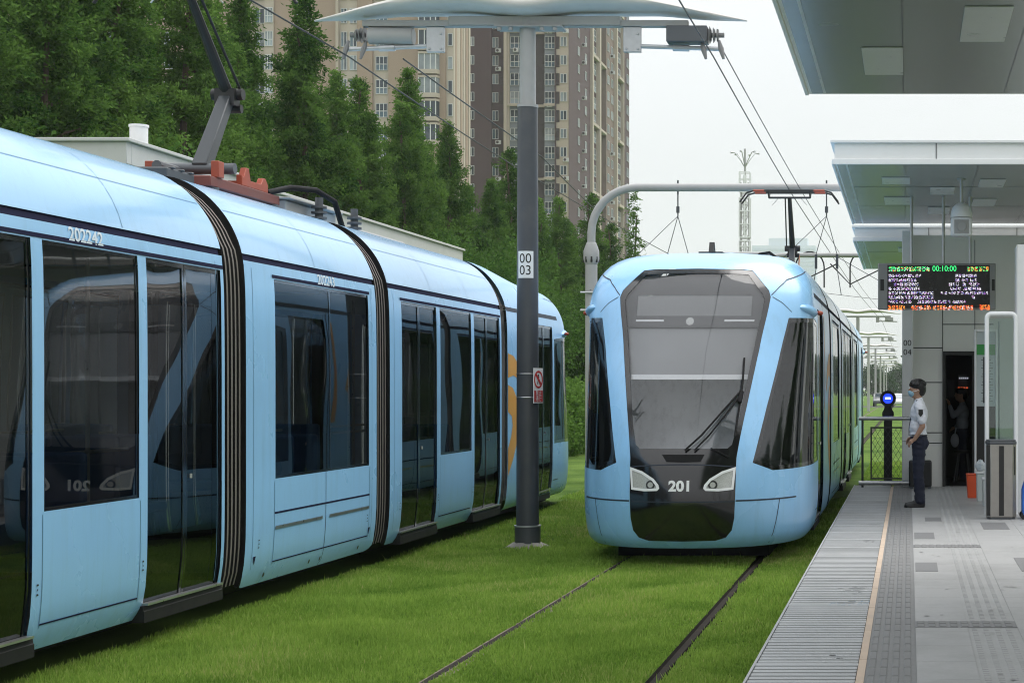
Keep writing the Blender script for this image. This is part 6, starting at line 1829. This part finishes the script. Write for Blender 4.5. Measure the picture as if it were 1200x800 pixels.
# ------------------------------------------------------------------ light, haze, camera
def build_world():
    w = bpy.data.worlds.new('World'); SC.world = w; w.use_nodes = True
    nt = w.node_tree; L = nt.links.new
    bg = nt.nodes['Background']
    sky = nt.nodes.new('ShaderNodeTexSky'); sky.sky_type = 'NISHITA'; sky.sun_disc = False
    el, az = SUN
    sky.sun_elevation = R(el); sky.sun_rotation = R(az); sky.dust_density = 4; sky.air_density = 1.; sky.altitude = 100
    tc = nt.nodes.new('ShaderNodeTexCoord')
    nz = nt.nodes.new('ShaderNodeTexNoise'); nz.inputs['Scale'].default_value = 2.2; nz.inputs['Detail'].default_value = 6
    L(tc.outputs['Generated'], nz.inputs['Vector'])
    cl = nt.nodes.new('ShaderNodeMix'); cl.data_type = 'RGBA'
    sx_ = nt.nodes.new('ShaderNodeSeparateXYZ'); L(tc.outputs['Generated'], sx_.inputs[0])
    mrz = nt.nodes.new('ShaderNodeMapRange'); mrz.inputs[1].default_value = .03; mrz.inputs[2].default_value = 1.; mrz.inputs[3].default_value = 1.; mrz.inputs[4].default_value = 2.7
    L(sx_.outputs[2], mrz.inputs[0])
    cl.inputs[6].default_value = tuple(c * CLOUD * .86 for c in (.965, .985, 1.0)) + (1,); cl.inputs[7].default_value = tuple(c * CLOUD * 1.12 for c in (.975, .99, 1.0)) + (1,)
    L(nz.outputs['Fac'], cl.inputs[0])
    mx = nt.nodes.new('ShaderNodeMix'); mx.data_type = 'RGBA'; mx.inputs[0].default_value = .93
    L(sky.outputs[0], mx.inputs[6]); L(cl.outputs[2], mx.inputs[7])
    vm = nt.nodes.new('ShaderNodeVectorMath'); vm.operation = 'SCALE'; L(mx.outputs[2], vm.inputs[0]); L(mrz.outputs[0], vm.inputs[3]); L(vm.outputs[0], bg.inputs[0]); bg.inputs[1].default_value = .1
    sd = bpy.data.lights.new('sun', 'SUN'); sd.energy = SUN_E; sd.angle = R(50); sd.color = (1, .97, .93)
    so = bpy.data.objects.new('sun', sd); COL.objects.link(so)
    # direction towards the sun: azimuth measured from +y clockwise (towards +x)
    d = Vector((math.sin(R(az)) * math.cos(R(el)), math.cos(R(az)) * math.cos(R(el)), math.sin(R(el))))
    so.rotation_euler = d.to_track_quat('Z', 'Y').to_euler(); so.location = (0, 0, 60)
    # haze
    if HAZE > 0:
        mb = MB(); mb.box(-2570, 2570, -60, 2575, -1, 235)
        m, nt2, out = _nodes('haze_air'); v = nt2.nodes.new('ShaderNodeVolumePrincipled')
        v.inputs['Color'].default_value = (.93, .96, 1., 1); v.inputs['Density'].default_value = HAZE; v.inputs['Anisotropy'].default_value = .2
        nt2.links.new(v.outputs[0], out.inputs['Volume'])
        o = mb.build('haze', m, smooth=False); recalc(o); tag(o, 'pale humid haze filling the air over the whole scene', 'haze', kind='stuff')
    cam = bpy.data.cameras.new('camera'); co = bpy.data.objects.new('camera', cam); COL.objects.link(co)
    co.location = (0, 0, 1.95); co.rotation_euler = (R(90), 0, 0)
    cam.sensor_width = 36; cam.lens = 60; cam.shift_x = -465 / 1200; cam.shift_y = 55 / 1200
    cam.clip_start = .1; cam.clip_end = 6000
    SC.camera = co
    SC.view_settings.view_transform = 'Standard'; SC.view_settings.look = 'None'; SC.view_settings.exposure = EXPO; SC.view_settings.gamma = 1
    SC.view_settings.use_curve_mapping = False
    c = SC.cycles
    c.max_bounces = 8; c.diffuse_bounces = 3; c.glossy_bounces = 4; c.transparent_max_bounces = 12; c.transmission_bounces = 4; c.volume_bounces = 2
    c.caustics_reflective = False; c.caustics_refractive = False; c.use_denoising = True; c.filter_width = 1.1; c.sample_clamp_indirect = 8

SUN = (60, 42); SUN_E = 1.4; CLOUD = 5.0; HAZE = .00022; EXPO = 0.65
build_ground(); build_platform(); build_trams(); build_station(); build_mast(); build_wires(); build_trees(); build_low(); build_towers(); build_people(); build_world()
